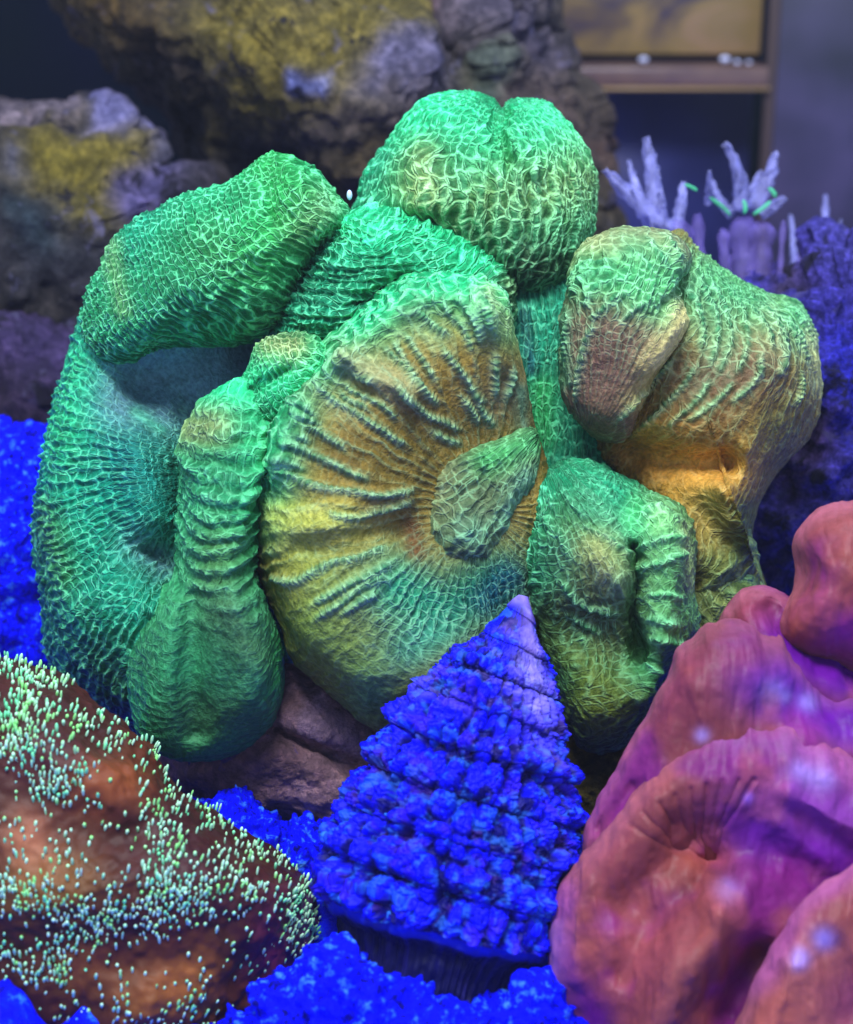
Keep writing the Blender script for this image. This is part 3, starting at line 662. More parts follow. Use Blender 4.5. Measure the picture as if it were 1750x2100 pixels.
# outer wall on the left, with the shaded hollow
lobe('outer_wall', [(300, 520), (225, 560), (160, 640), (125, 740), (98, 860), (88, 950), (70, 1050), (62, 1120), (74, 1210), (82, 1300), (105, 1370), (190, 1450), (285, 1500), (370, 1556), (450, 1566), (540, 1510), (600, 1380), (620, 1200), (620, 900), (600, 700), (470, 560)],
     (330, 1080), 31.2, 2.2, ('pole', 480, 960, 300), 26, 20, base=TEAL, seed=1, seam=0,
     cols=[([(130, 760), (110, 900)], 60, MINT, .6), ([(100, 1100), (110, 1300)], 60, (0.03, 0.27, 0.13), .7), ([(200, 1400), (350, 1500)], 90, (0.05, 0.2, 0.09), .8), ([(120, 1180), (90, 1050)], 30, LEAF, .6),
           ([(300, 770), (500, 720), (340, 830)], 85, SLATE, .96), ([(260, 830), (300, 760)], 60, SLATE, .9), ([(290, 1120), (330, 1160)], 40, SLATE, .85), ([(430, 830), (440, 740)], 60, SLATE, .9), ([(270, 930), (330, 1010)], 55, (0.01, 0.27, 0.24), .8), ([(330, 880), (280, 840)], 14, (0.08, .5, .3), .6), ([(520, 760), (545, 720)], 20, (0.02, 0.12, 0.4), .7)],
     ridge=0.55, rpow=1.6, net=0.7, ridge_f=[([(300, 780), (500, 730)], 95, 0.0), ([(300, 1000)], 70, .1)], net_f=[([(300, 780), (500, 730)], 95, 0.08), ([(300, 1130)], 50, .15)],
     bumps=[([(310, 790), (520, 720)], 75, -1.1), ([(320, 1130), (340, 1180)], 45, -.8), ([(400, 860), (410, 1200)], 50, -1.0), ([(130, 700), (100, 1000), (110, 1250)], 45, 0.35), ([(260, 1280), (300, 1450)], 110, .9), ([(330, 1230), (400, 1300)], 60, .6), ([(270, 900), (300, 1060)], 45, .35)], label='teal outer wall around a slate blue hollow', double=(1.15, 1.3))
# top left fold
lobe('fold', [(722, 432), (700, 402), (682, 368), (650, 335), (600, 314), (550, 309), (515, 330), (480, 358), (425, 382), (365, 398), (312, 432), (255, 472), (228, 508), (215, 548), (185, 600), (175, 680), (210, 740), (270, 745), (330, 722), (430, 712), (520, 690), (580, 650), (615, 590), (660, 520), (705, 470)],
     (420, 550), 30.2, 1.9, ('par', -52), 25, 19, base=(0.02, 0.40, 0.16), seed=2,
     cols=[([(560, 330), (600, 420), (560, 480)], 75, (0.05, 0.62, 0.12), .8), ([(660, 420), (620, 480)], 45, (0.16, 0.36, 0.12), .8), ([(240, 520), (300, 440)], 55, TEAL, .7), ([(240, 620), (300, 690)], 60, (0.03, 0.34, 0.14), .7), ([(640, 590), (560, 640)], 50, (0.02, 0.15, 0.12), .7), ([(440, 520), (520, 560)], 70, (0.08, 0.42, 0.10), .6), ([(230, 500), (232, 560), (250, 640)], 18, (0.25, 0.5, 0.16), .6)],
     ridge=0.2, net=0.95, ridge_f=[([(400, 470), (560, 640)], 80, 0.5)], bumps=[([(545, 365), (560, 440)], 22, -0.16), ([(350, 600), (300, 680)], 70, .2), ([(470, 410), (510, 380)], 30, -.15), ([(600, 370), (650, 440)], 40, .25)], label='broad green upper left fold with a netted skin')
# top lobe
lobe('fold', [(730, 440), (738, 400), (752, 350), (790, 298), (828, 245), (862, 205), (900, 190), (945, 185), (985, 192), (1015, 208), (1030, 222), (1048, 208), (1085, 205), (1125, 216), (1162, 248), (1192, 292), (1214, 345), (1223, 410), (1222, 470), (1208, 530), (1170, 590), (1110, 620), (1040, 600), (960, 560), (850, 500)],
     (1000, 400), 31.6, 2.3, ('axis', 1020, 150, 1010, 760, 190, -0.2), 31, 22, base=GREEN, seed=3,
     cols=[([(900, 200), (960, 230), (1100, 230)], 80, MINT, .9), ([(780, 330), (750, 420)], 45, (0.02, 0.30, 0.16), .8), ([(880, 400), (900, 440)], 60, (0.20, 0.27, 0.08), .8), ([(1000, 420), (1180, 380)], 95, (0.17, 0.24, 0.06), .85), ([(1050, 520), (1150, 540)], 75, (0.08, 0.15, 0.07), .9), ([(870, 330), (860, 380)], 40, (0.33, 0.42, 0.12), .7), ([(960, 480), (1000, 530)], 40, (0.08, .12, .06), .8), ([(1080, 560)], 40, (0.08, .07, .05), .8)],
     cords=TOP_CORDS, cord_w=8, cord_amp=.8, ridge=0.45, net=0.9, ridge_f=[([(900, 220), (1100, 230)], 110, .1), ([(880, 400)], 50, .3)], bumps=[([(1030, 215), (1022, 270), (1040, 330)], 16, -0.55), ([(860, 320), (850, 420)], 50, .25), ([(1100, 300)], 60, .2), ([(1100, 350)], 14, .2)], label='rounded top fold notched at its crown')
# valley behind the centre
lobe('valley_tissue', [(980, 520), (1080, 540), (1160, 540), (1220, 620), (1260, 760), (1300, 900), (1290, 1060), (1120, 1120), (990, 980), (980, 700)],
     (1110, 800), 30.8, 0.5, ('par', 90), 20, 30, base=(0.02, 0.30, 0.17), seed=4,
     cols=[([(1105, 600), (1110, 700)], 28, (0.02, 0.42, 0.24), .8), ([(1110, 800), (1110, 900)], 30, (0.05, 0.5, 0.14), .9), ([(1075, 640), (1090, 760)], 14, (0.02, 0.10, 0.16), .8), ([(1080, 560)], 45, (0.04, .12, .12), .8)], ridge=0.6, net=0.6, amp=.08, p=3)
# right lobe, outer part
lobe('fold', [(1300, 540), (1345, 500), (1395, 472), (1420, 500), (1450, 530), (1500, 565), (1560, 598), (1630, 624), (1662, 662), (1680, 710), (1690, 760), (1684, 830), (1662, 895), (1625, 945), (1590, 990), (1560, 1050), (1546, 1120), (1552, 1180), (1575, 1230), (1480, 1300), (1380, 1260), (1320, 1120), (1260, 1000), (1210, 900), (1240, 700)],
     (1450, 850), 31.6, 3.0, ('axis', 1395, 520, 1235, 925, 230, 0.3), 27, 21, cell=(2.3, 1.4), base=BROWN, seed=5, p=2.6,
     cols=[([(1450, 570), (1560, 620), (1640, 660)], 62, (0.10, 0.46, 0.15), .95), ([(1420, 600), (1480, 700)], 50, (0.13, 0.36, 0.14), .7), ([(1665, 690), (1680, 790)], 26, (0.40, 0.42, 0.16), .8), ([(1580, 640), (1600, 720)], 26, (0.35, 0.38, 0.15), .5), ([(1440, 800), (1540, 760)], 90, RBROWN, .8), ([(1300, 880), (1480, 850)], 55, (0.19, 0.10, 0.03), .8), ([(1600, 880), (1560, 980)], 60, (0.13, 0.12, 0.025), .8),
           ([(1330, 940), (1460, 990)], 78, ORANGE, 1), ([(1450, 1040), (1470, 1080)], 45, (0.42, 0.30, 0.07), .9), ([(1530, 1050), (1520, 1150)], 38, (0.12, 0.13, 0.02), .9), ([(1470, 1180), (1540, 1230)], 60, (0.20, 0.24, 0.06), .9)],
     cords=OUTER_CORDS, cord_w=7, ridge=0.3, net=0.35, ridge_f=[([(1450, 570), (1640, 640)], 60, .45), ([(1340, 950), (1480, 1010)], 70, 0.05), ([(1580, 900), (1520, 1100)], 60, .12), ([(1490, 1220)], 60, .5)], net_f=[([(1450, 570), (1640, 640)], 60, .8), ([(1350, 950), (1450, 1000)], 70, .12), ([(1450, 800), (1580, 900)], 90, .15), ([(1470, 1060)], 40, .5)],
     bumps=[([(1300, 930), (1400, 940), (1480, 950)], 40, -.8), ([(1380, 1010), (1480, 1080)], 60, -0.5), ([(1480, 1000), (1500, 1070)], 30, .5), ([(1560, 640), (1590, 760)], 45, .2), ([(1530, 930), (1540, 1100)], 30, .3)], label='large brown and orange right-hand fold with concentric ridges')
# right lobe, inner part
lobe('fold', [(1145, 700), (1142, 650), (1158, 600), (1162, 545), (1190, 502), (1235, 475), (1290, 460), (1330, 460), (1370, 468), (1400, 482), (1425, 520), (1420, 560), (1400, 580), (1410, 620), (1424, 660), (1400, 710), (1372, 745), (1330, 790), (1310, 850), (1290, 900), (1230, 900), (1180, 850), (1155, 790)],
     (1270, 690), 29.3, 1.7, ('pole', 1210, 920, 330), 29, 20, seam=-90, base=RBROWN, seed=6, p=2.5,
     cols=[([(1180, 520), (1240, 480)], 40, (0.48, 0.42, 0.17), .8), ([(1270, 470), (1380, 500)], 35, (0.24, 0.28, 0.12), .9), ([(1210, 560), (1300, 570), (1400, 590)], 55, (0.08, 0.44, 0.14), .95), ([(1300, 520), (1360, 540)], 40, (0.09, 0.33, 0.12), .7), ([(1330, 600), (1390, 640)], 45, (0.12, 0.42, 0.15), .8), ([(1410, 640), (1395, 690), (1350, 740)], 34, (0.55, 0.46, 0.17), 1), ([(1330, 770), (1300, 820)], 24, (0.42, 0.33, 0.10), .9), ([(1155, 640), (1160, 780)], 18, (0.07, 0.22, 0.10), .8), ([(1240, 870)], 40, (0.16, 0.10, 0.03), .7)],
     cords=INNER_CORDS, cord_w=7, ridge=0.35, net=0.35, ridge_f=[([(1270, 800), (1250, 860)], 60, .08), ([(1360, 700), (1300, 800)], 35, .15), ([(1200, 500), (1240, 480)], 30, .1)], net_f=[([(1210, 560), (1400, 600)], 60, .85), ([(1250, 800)], 80, .08), ([(1400, 650), (1330, 780)], 30, .15)],
     bumps=[([(1370, 575), (1310, 540)], 22, -.12), ([(1400, 640), (1385, 690), (1330, 760)], 30, .35), ([(1290, 840), (1250, 780)], 60, -.15), ([(1150, 640), (1165, 780)], 14, .2), ([(1340, 500), (1300, 480)], 30, -.15)], label='inner right fold with a beige rolled edge')
# centre top fold (behind the front fan)
lobe('fold', [(580, 690), (572, 655), (590, 605), (612, 560), (632, 515), (665, 465), (700, 437), (745, 424), (800, 422), (845, 438), (900, 462), (955, 486), (1005, 520), (1042, 560), (1056, 610), (1050, 680), (960, 740), (800, 760), (660, 740)],
     (800, 590), 30.3, 1.7, ('par', 5), 24, 20, base=(0.012, 0.42, 0.19), seed=7,
     cols=[([(700, 450), (850, 470), (980, 530)], 55, MINT, .9), ([(620, 600), (720, 640)], 60, (0.01, 0.32, 0.18), .8), ([(660, 540), (760, 600)], 45, (0.02, 0.28, 0.13), .5), ([(1040, 590), (1030, 640)], 30, (0.25, 0.36, 0.14), .8)],
     ridge=0.25, net=1.0, ridge_f=[([(620, 600), (760, 600)], 70, .8)], bumps=[([(830, 570), (740, 620)], 20, -0.35), ([(780, 500), (700, 540)], 30, .2)], amp=.1, label='bright netted green fold at the centre top')
# front fan
lobe('fan_fold', [(1052, 640), (1040, 600), (1000, 570), (950, 560), (880, 562), (820, 578), (780, 600), (730, 640), (670, 690), (620, 745), (575, 800), (548, 850), (530, 900), (522, 960), (520, 1050), (520, 1130), (530, 1200), (560, 1270), (590, 1350), (640, 1400), (700, 1450), (755, 1492), (860, 1530), (960, 1500), (1060, 1400), (1120, 1260), (1130, 1120), (1120, 980), (1100, 880), (1086, 760)],
     (830, 1000), 28.9, 2.0, ('pole', 985, 1040, 330), 46, 19, seam=0, rpow=1.9, base=BROWN, seed=8, p=2.9,
     cols=[([(1040, 620), (940, 565), (860, 572), (790, 605), (700, 670), (620, 750), (560, 840), (535, 930), (530, 1040)], 66, MINT, 1), ([(1000, 610), (1040, 660)], 30, (0.36, 0.36, 0.13), .7), ([(700, 720), (830, 800)], 34, (0.36, 0.35, 0.15), .75), ([(840, 640), (900, 700)], 30, (0.13, .25, .1), .5), ([(620, 790), (720, 840)], 30, (0.30, 0.30, 0.12), .55),
           ([(560, 1060), (700, 1070)], 42, (0.38, 0.38, 0.06), .8), ([(620, 1150), (680, 1200)], 70, (0.22, 0.25, 0.04), .8), ([(640, 1290), (740, 1380)], 90, (0.17, 0.27, 0.045), .9), ([(820, 1210), (900, 1250), (1020, 1200)], 85, (0.01, 0.26, 0.13), .95), ([(1040, 1190), (1000, 1230)], 32, BLUE_SHEEN, .8), ([(840, 1330), (900, 1280)], 60, (0.03, 0.24, 0.15), .8), ([(760, 1440)], 70, (0.06, 0.2, 0.08), .8), ([(1020, 820), (1060, 780)], 50, (0.14, 0.13, 0.07), .6), ([(870, 930), (800, 960)], 80, (0.16, 0.115, 0.02), .6), ([(1080, 800), (1075, 870)], 18, (.05, .18, .12), .7), ([(845, 1080), (855, 1130)], 22, (0.14, 0.05, 0.015), .9)],  # blue spot low on the fan is a sheen put into the colour
     cords=FAN_CORDS, ridge=0.34, net=0.12, ridge_f=[([(1075, 700), (1095, 980)], 42, .08), ([(1040, 600), (940, 562), (860, 570), (790, 605), (700, 670), (620, 745), (555, 840)], 52, .1), ([(840, 1300), (960, 1250)], 120, .08), ([(600, 1290), (760, 1420)], 110, .12), ([(528, 1000), (540, 1200)], 26, .25), ([(1075, 700), (1095, 980)], 42, .08), ([(600, 1080), (560, 1150)], 50, .35), ([(980, 1000)], 110, .3)],
     net_f=[([(1040, 600), (940, 562), (860, 570), (790, 605), (700, 670), (620, 745), (555, 840), (530, 960)], 62, 1.0), ([(840, 1250), (1020, 1210)], 90, .6)],
     bumps=[([(1030, 650), (950, 590), (860, 595), (790, 635), (700, 705), (640, 770), (585, 850), (560, 930)], 48, 0.55), ([(960, 930), (940, 1040)], 150, -.95), ([(700, 730), (840, 810)], 26, .3), ([(560, 1080), (700, 1090)], 40, .35), ([(560, 980), (700, 1030), (840, 1020)], 22, .12), ([(640, 1120), (820, 1090)], 34, -.25), ([(1000, 640), (1040, 740)], 30, .2), ([(900, 1250), (1050, 1250)], 90, -.5), ([(620, 1220), (700, 1400)], 80, .35)],
     amp=.10, double=(1.15, 1.3), wob=.28, label='large fan of brown ridges with a bright green crest', edgecol=(0.26, 0.55, 0.32))
# small beige knuckle and green shoulder between the fan and the side strip
lobe('fold', [(505, 750), (520, 710), (550, 688), (600, 684), (650, 700), (670, 760), (640, 840), (570, 900), (500, 900), (470, 820)],
     (570, 790), 28.7, 1.0, ('par', -60), 22, 18, base=MINT, seed=9, cols=[([(550, 700), (600, 710)], 38, (0.38, 0.44, 0.14), .95), ([(520, 820)], 60, (0.02, 0.5, 0.2), .8)], ridge=.15, net=.95, bumps=[([(590, 760), (520, 800)], 14, -.2)])
# side strip
lobe('strip_fold', [(440, 800), (470, 780), (510, 775), (550, 800), (560, 860), (540, 920), (524, 960), (524, 1080), (522, 1180), (545, 1235), (578, 1310), (590, 1390), (580, 1450), (550, 1500), (480, 1545), (380, 1555), (300, 1520), (268, 1440), (262, 1340), (300, 1250), (362, 1180), (368, 1100), (370, 1010), (378, 920), (390, 870), (410, 830)],
     (450, 1200), 28.9, 1.7, ('par', 4), 36, 19, base=(0.03, 0.33, 0.13), seed=10, p=2.6,
     cols=[([(450, 800), (520, 800)], 50, MINT, .95), ([(400, 880), (440, 880)], 36, (0.36, 0.42, 0.14), .8), ([(520, 900), (525, 1180)], 22, (0.03, 0.44, 0.15), .8), ([(450, 1130), (440, 1180)], 50, (0.09, 0.26, 0.07), .8), ([(460, 1260), (520, 1330)], 80, (0.05, 0.15, 0.06), .95), ([(400, 1480), (500, 1480)], 90, (0.035, 0.13, 0.055), .95), ([(300, 1350), (330, 1250)], 50, (0.04, 0.24, 0.09), .7), ([(575, 1300), (588, 1400)], 14, (0.04, 0.36, 0.10), .8)],
     ridge=0.02, net=0.45, ridge_f=[([(455, 880), (455, 1130)], 120, 1.0, .97), ([(450, 810)], 40, .3)], net_f=[([(440, 1290), (450, 1500)], 150, .07)],
     bumps=[([(400, 1230), (390, 1380), (400, 1500)], 30, -.4), ([(480, 1260), (520, 1380), (520, 1450)], 50, .25)], amp=.1, wob=.3, label='narrow ribbed green fold at the left, swelling into a dark bulb')
# mouth
lobe('mouth_lobe', [(858, 1005), (878, 958), (915, 925), (968, 905), (1030, 893), (1090, 885), (1108, 930), (1098, 985), (1066, 1045), (1045, 1110), (1003, 1162), (945, 1188), (888, 1174), (848, 1130), (840, 1065)],
     (965, 1045), 28.5, 0.9, ('pole', 1130, 860, 260), 30, 24, base=(0.12, 0.16, 0.07), seed=12, p=3.8, seam=60,
     cols=[([(900, 960), (880, 1020)], 36, (0.18, 0.17, 0.07), .8), ([(1000, 940), (1110, 900)], 34, (0.06, 0.36, 0.10), .85), ([(970, 1100)], 40, (0.11, 0.25, 0.15), .8), ([(1080, 980), (1040, 1070)], 24, (0.12, 0.30, 0.19), .7), ([(900, 1165), (960, 1178)], 22, (0.12, 0.09, 0.04), .9), ([(852, 1100)], 16, (.16, .05, .02), .8)],
     ridge=0.15, net=0.5, jit=0.95, wob=.5, bumps=[([(950, 1110)], 50, .25), ([(1040, 950), (1000, 1000)], 40, -.12)] + [([(870 + (k * 61) % 190, 925 + (k * 97) % 240)], 11 + k % 7, .07 + .02 * (k % 4)) for k in range(34)], amp=.09, label='grey-green knobbly mouth lobe curling down in the middle of the fan')
# lower right fold
lobe('fold', [(1062, 1120), (1068, 1050), (1090, 985), (1125, 955), (1175, 940), (1230, 945), (1290, 978), (1345, 1008), (1395, 1030), (1425, 1075), (1434, 1140), (1430, 1220), (1440, 1290), (1410, 1360), (1380, 1440), (1330, 1510), (1260, 1550), (1190, 1540), (1150, 1460), (1118, 1360), (1095, 1270), (1070, 1190)],
     (1240, 1230), 29.2, 1.9, ('pole', 1130, 930, 330), 36, 19, seam=90, rpow=1.5, base=(0.08, 0.17, 0.05), seed=13, p=2.6,
     cols=[([(1100, 1000), (1180, 960), (1280, 1010)], 55, (0.01, 0.42, 0.20), .95), ([(1090, 1090), (1110, 1180)], 45, (0.02, 0.33, 0.14), .85), ([(1200, 1040), (1300, 1100)], 40, (0.04, 0.26, 0.12), .7), ([(1340, 1040), (1390, 1070)], 38, (0.20, 0.50, 0.16), .9), ([(1310, 1030), (1300, 1070)], 24, (0.07, 0.52, 0.16), .8), ([(1390, 1120), (1370, 1300)], 48, (0.12, 0.40, 0.13), .85), ([(1410, 1080), (1425, 1200)], 18, (0.34, 0.42, 0.14), .7),
           ([(1220, 1130), (1240, 1180)], 38, (0.33, 0.34, 0.11), .85), ([(1280, 1200)], 28, (0.17, 0.32, 0.16), .8), ([(1180, 1230), (1250, 1300)], 55, (0.09, 0.10, 0.045), .7), ([(1180, 1420), (1260, 1480)], 90, (0.15, 0.19, 0.02), .85), ([(1320, 1370), (1350, 1400)], 36, (0.06, 0.32, 0.11), .7), ([(1140, 1400)], 40, (0.04, 0.2, 0.07), .7), ([(1150, 1140)], 40, (.05, .1, .07), .6)],
     cords=LOWER_CORDS, ridge=0.35, net=0.35, ridge_f=[([(1200, 1450)], 100, .15), ([(1110, 1100)], 40, .4), ([(1230, 1150)], 50, .3), ([(1400, 1150), (1370, 1300)], 55, .1)], net_f=[([(1100, 1000), (1090, 1150)], 60, .9), ([(1330, 1040)], 40, .9), ([(1250, 1470)], 90, .3)],
     bumps=[([(1170, 1000), (1280, 1120), (1305, 1180)], 20, .12), ([(1300, 1130), (1306, 1190), (1300, 1260), (1320, 1350)], 17, -0.8), ([(1375, 1075), (1390, 1180), (1370, 1290)], 48, .45), ([(1230, 1140), (1270, 1190)], 34, .35), ([(1200, 1300), (1280, 1330)], 70, -.5), ([(1350, 1330), (1330, 1430)], 34, .3)],
     amp=.095, double=(1.0, 1.1), label='lower right fold rolled over a dark crease')
# skirt of ribs under the right fold
lobe('skirt', [(1420, 1010), (1470, 1020), (1520, 1070), (1560, 1180), (1580, 1260), (1500, 1330), (1420, 1360), (1390, 1250), (1400, 1120)],
     (1470, 1190), 30.6, 0.9, ('par', -58), 34, 24, base=(0.22, 0.26, 0.07), seed=14, cols=[([(1450, 1100), (1470, 1160)], 40, (0.36, 0.30, 0.09), .8), ([(1520, 1180)], 40, (0.12, 0.26, 0.07), .7)], ridge=0.6, net=0.35)
# ------------------------------------------------------------------ blue shell
def shell():
    root = empty('turban_snail', 'cone-shaped snail shell crusted bright blue in front of the green coral', 'snail shell', (0, 0, 0))
    d = 26.9
    apex = W1(1073, 1222, d + .55); basec = W1(918, 1892, d)
    ax = basec - apex; H = np.linalg.norm(ax); ax = ax / H
    e1 = np.cross(ax, FWD); e1 /= np.linalg.norm(e1)
    if e1 @ RGT < 0: e1 = -e1
    e2 = np.cross(e1, ax)
    if e2 @ FWD > 0: e2 = -e2                       # e2 towards the viewer
    ur = K * d
    # left and right silhouette half widths (pixels) down the axis
    uu = np.array([0, .04, .1, .18, .24, .27, .34, .42, .52, .62, .74, .84, .93, 1.0])
    wl = np.array([10, 28, 50, 84, 122, 126, 148, 180, 208, 228, 250, 266, 268, 248])
    wr = np.array([12, 26, 44, 66, 84, 94, 114, 134, 164, 190, 216, 234, 246, 236])
    nu, nth = 620, 900
    u = np.linspace(0, 1, nu)[:, None]; th = np.linspace(0, 2 * math.pi, nth, endpoint=False)[None]
    c = np.cos(th)
    R = (np.interp(u, uu, wr) * (0.5 + 0.5 * c) + np.interp(u, uu, wl) * (0.5 - 0.5 * c)) * ur
    TW = 8.6
    ph = (u ** 0.86) * TW + th / (2 * math.pi)
    fr = ph - np.floor(ph)
    # whorl: steps out, hanging over the suture below
    stepv = (fr ** 1.6) * 0.9 - 0.35 + 0.35 * np.exp(-((fr - .78) / .13) ** 2)
    sut = np.exp(-(np.minimum(fr, 1 - fr) / 0.06) ** 2)
    w_amp = 0.03 + 0.07 * smooth(0.05, .4, u)
    rr = R + w_amp * stepv - 0.035 * sut * smooth(0, .3, u)
    # knobs: cross ribs on each whorl
    nk = 34
    ribs = 0.5 + 0.5 * np.cos(th * nk + 2.5 * u * 6 + 1.2 * np.sin(u * 23))
    kn = ribs ** 1.3 * (np.exp(-((fr - .72) / .2) ** 2) + .45 * np.exp(-((fr - .28) / .15) ** 2))
    rr = rr + 0.05 * kn * smooth(.12, .4, u)
    base = apex + ax * (u * H)[..., None] + (np.cos(th) * rr)[..., None] * e1 + (np.sin(th) * rr)[..., None] * e2 * 0.94
    cone = apex + ax * (u * H)[..., None] + (np.cos(th) * R)[..., None] * e1 + (np.sin(th) * R)[..., None] * e2 * 0.94
    n = grid_normals(cone)
    if ((base - (apex + ax * H / 2)) * n).sum(-1).mean() < 0: n = -n; fl = True
    else: fl = False
    wp = base + .12 * np.stack([fbm(base * 3.5, 61, 3), fbm(base * 3.5, 62, 3), fbm(base * 3.5, 63, 3)], -1)
    f1, f2 = voro3(wp * 3.4, 3); g1, g2 = voro3(wp * 8, 8)
    rough = smooth(.02, .25, u)
    lat = np.exp(-((th - 0.9) / 0.5) ** 2) * smooth(.55, .1, u)   # worn bare flank near the tip
    thb = np.mod(th + math.pi / 2, 2 * math.pi) + 0 * u
    ks = thb * 34 / (2 * math.pi) + .35 * fbm(base * 1.6, 51, 2); kt = ph * 1.35 + .3 * fbm(base * 1.6, 52, 2)
    kk1, kk2, kid = voro2(ks, kt, 5, .45)
    knob = np.sqrt(np.clip(1 - ((kk1 + .07 * fbm(base * 5, 53, 3)) / .56) ** 2, 0, 1)) * (.6 + .5 * kid)
    h = (0.22 * knob * smooth(.08, .4, u) + 0.035 * smooth(.02, .34, f2 - f1) + 0.03 * smooth(.02, .35, g2 - g1) + 0.07 * fbm(base * 2.8, 6, 5, .65)) * rough * (1 - .8 * lat)
    P = base + n * h[..., None]
    # pigment, with shade painted into the knob gaps and sutures
    B = np.array([0.0, 0.001, 0.92]); T2 = np.array([0.02, 0.15, 0.75]); DK_SHADE = np.array([0.0, 0.0, 0.10]); LI = np.array([0.22, 0.17, 0.66]); PU = np.array([0.06, 0.01, 0.22])
    col = np.tile(B, P.shape[:2] + (1,))
    k1 = np.maximum(smooth(.30, .62, kk1 + .25 * fbm(base * 5, 12, 3)) * .95, .6 * smooth(.12, .0, g2 - g1)); col = col * (1 - k1[..., None]) + DK_SHADE * k1[..., None]
    k2 = smooth(.22, .5, fbm(base * 7.5, 21, 4)); col = col * (1 - .45 * k2[..., None]) + .45 * k2[..., None] * T2
    k3 = np.clip(lat + .25 * smooth(.1, .5, fbm(base * 3.1, 25, 4)) * smooth(.6, .25, u) + smooth(.05, 0, u), 0, 1); col = col * (1 - k3[..., None]) + LI * k3[..., None] * (1 + .5 * fbm(base * 5, 2, 3))[..., None]
    k4 = smooth(.3, .6, fbm(base * 3.3, 41, 3)) * .3; col = col * (1 - k4[..., None]) + PU * k4[..., None]
    k5 = (sut * .30 * rough) * np.ones_like(th); col = col * (1 - k5[..., None]) + DK_SHADE * k5[..., None]
    m = flesh_material('encrusted_shell', rough=0.6, sss=0.0, fine=8, spec=0.2, mott=0.35)
    body('shell_wall', P, m, np.clip(col, 0, 1), parent=root, flip=fl)
    # underside: keel, then the recessed base with its shade painted in dark navy
    nb = 70
    v = np.linspace(0, 1, nb)[:, None]
    Rb = R[-1:] + w_amp[-1] * .35
    ring = np.interp(v, [0, .06, .14, .22, .3, .5, .8, 1], [1.0, 1.03, 1.0, .93, .86, .80, .74, .4])
    hh = np.interp(v, [0, .06, .14, .22, .3, .5, .8, 1], [-.06, .03, .16, .22, .3, .75, 1.35, 1.6])
    q = apex + ax * (H + hh)[..., None] + (np.cos(th) * Rb * ring)[..., None] * e1 + (np.sin(th) * Rb * ring)[..., None] * e2 * .94
    qn = grid_normals(q)
    if ((q - (apex + ax * (H - 1))) * qn).sum(-1).mean() < 0: qn = -qn; fl = True
    else: fl = False
    q = q + qn * (0.02 * np.cos(th * 70 + 3 * np.sin(th * 9)) * smooth(.12, .3, v) + 0.06 * fbm(q * 3, 3, 3))[..., None]
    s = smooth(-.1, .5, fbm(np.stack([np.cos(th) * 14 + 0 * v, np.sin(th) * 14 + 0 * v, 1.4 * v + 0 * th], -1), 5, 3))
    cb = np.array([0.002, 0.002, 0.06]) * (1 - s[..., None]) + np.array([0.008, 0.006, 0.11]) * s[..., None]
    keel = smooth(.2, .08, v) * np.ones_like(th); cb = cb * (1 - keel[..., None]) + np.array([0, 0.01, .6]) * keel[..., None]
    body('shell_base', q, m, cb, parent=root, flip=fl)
    # crust knobs
    idx = RNG.randint(0, nu * nth, 700); U = (idx // nth) / nu
    keep = (RNG.rand(len(idx)) < U * 1.1) & (U > .12); idx = idx[keep]; U = U[keep]
    frk = np.broadcast_to(fr, (nu, nth)).ravel()[idx]; keep = (frk > .35) & (frk < .95); idx = idx[keep]; U = U[keep]
    pts = P.reshape(-1, 3)[idx] - n.reshape(-1, 3)[idx] * .03; rad = (0.02 + 0.03 * RNG.rand(len(idx)) ** 2) * (0.6 + .6 * U)
    cc = np.where(RNG.rand(len(idx), 1) < .10, T2, np.where(RNG.rand(len(idx), 1) < .3, B * .45, B))
    tag(blobs('crust_knobs', pts, rad, m, root, True, .5, cc), kind='stuff')
shell()

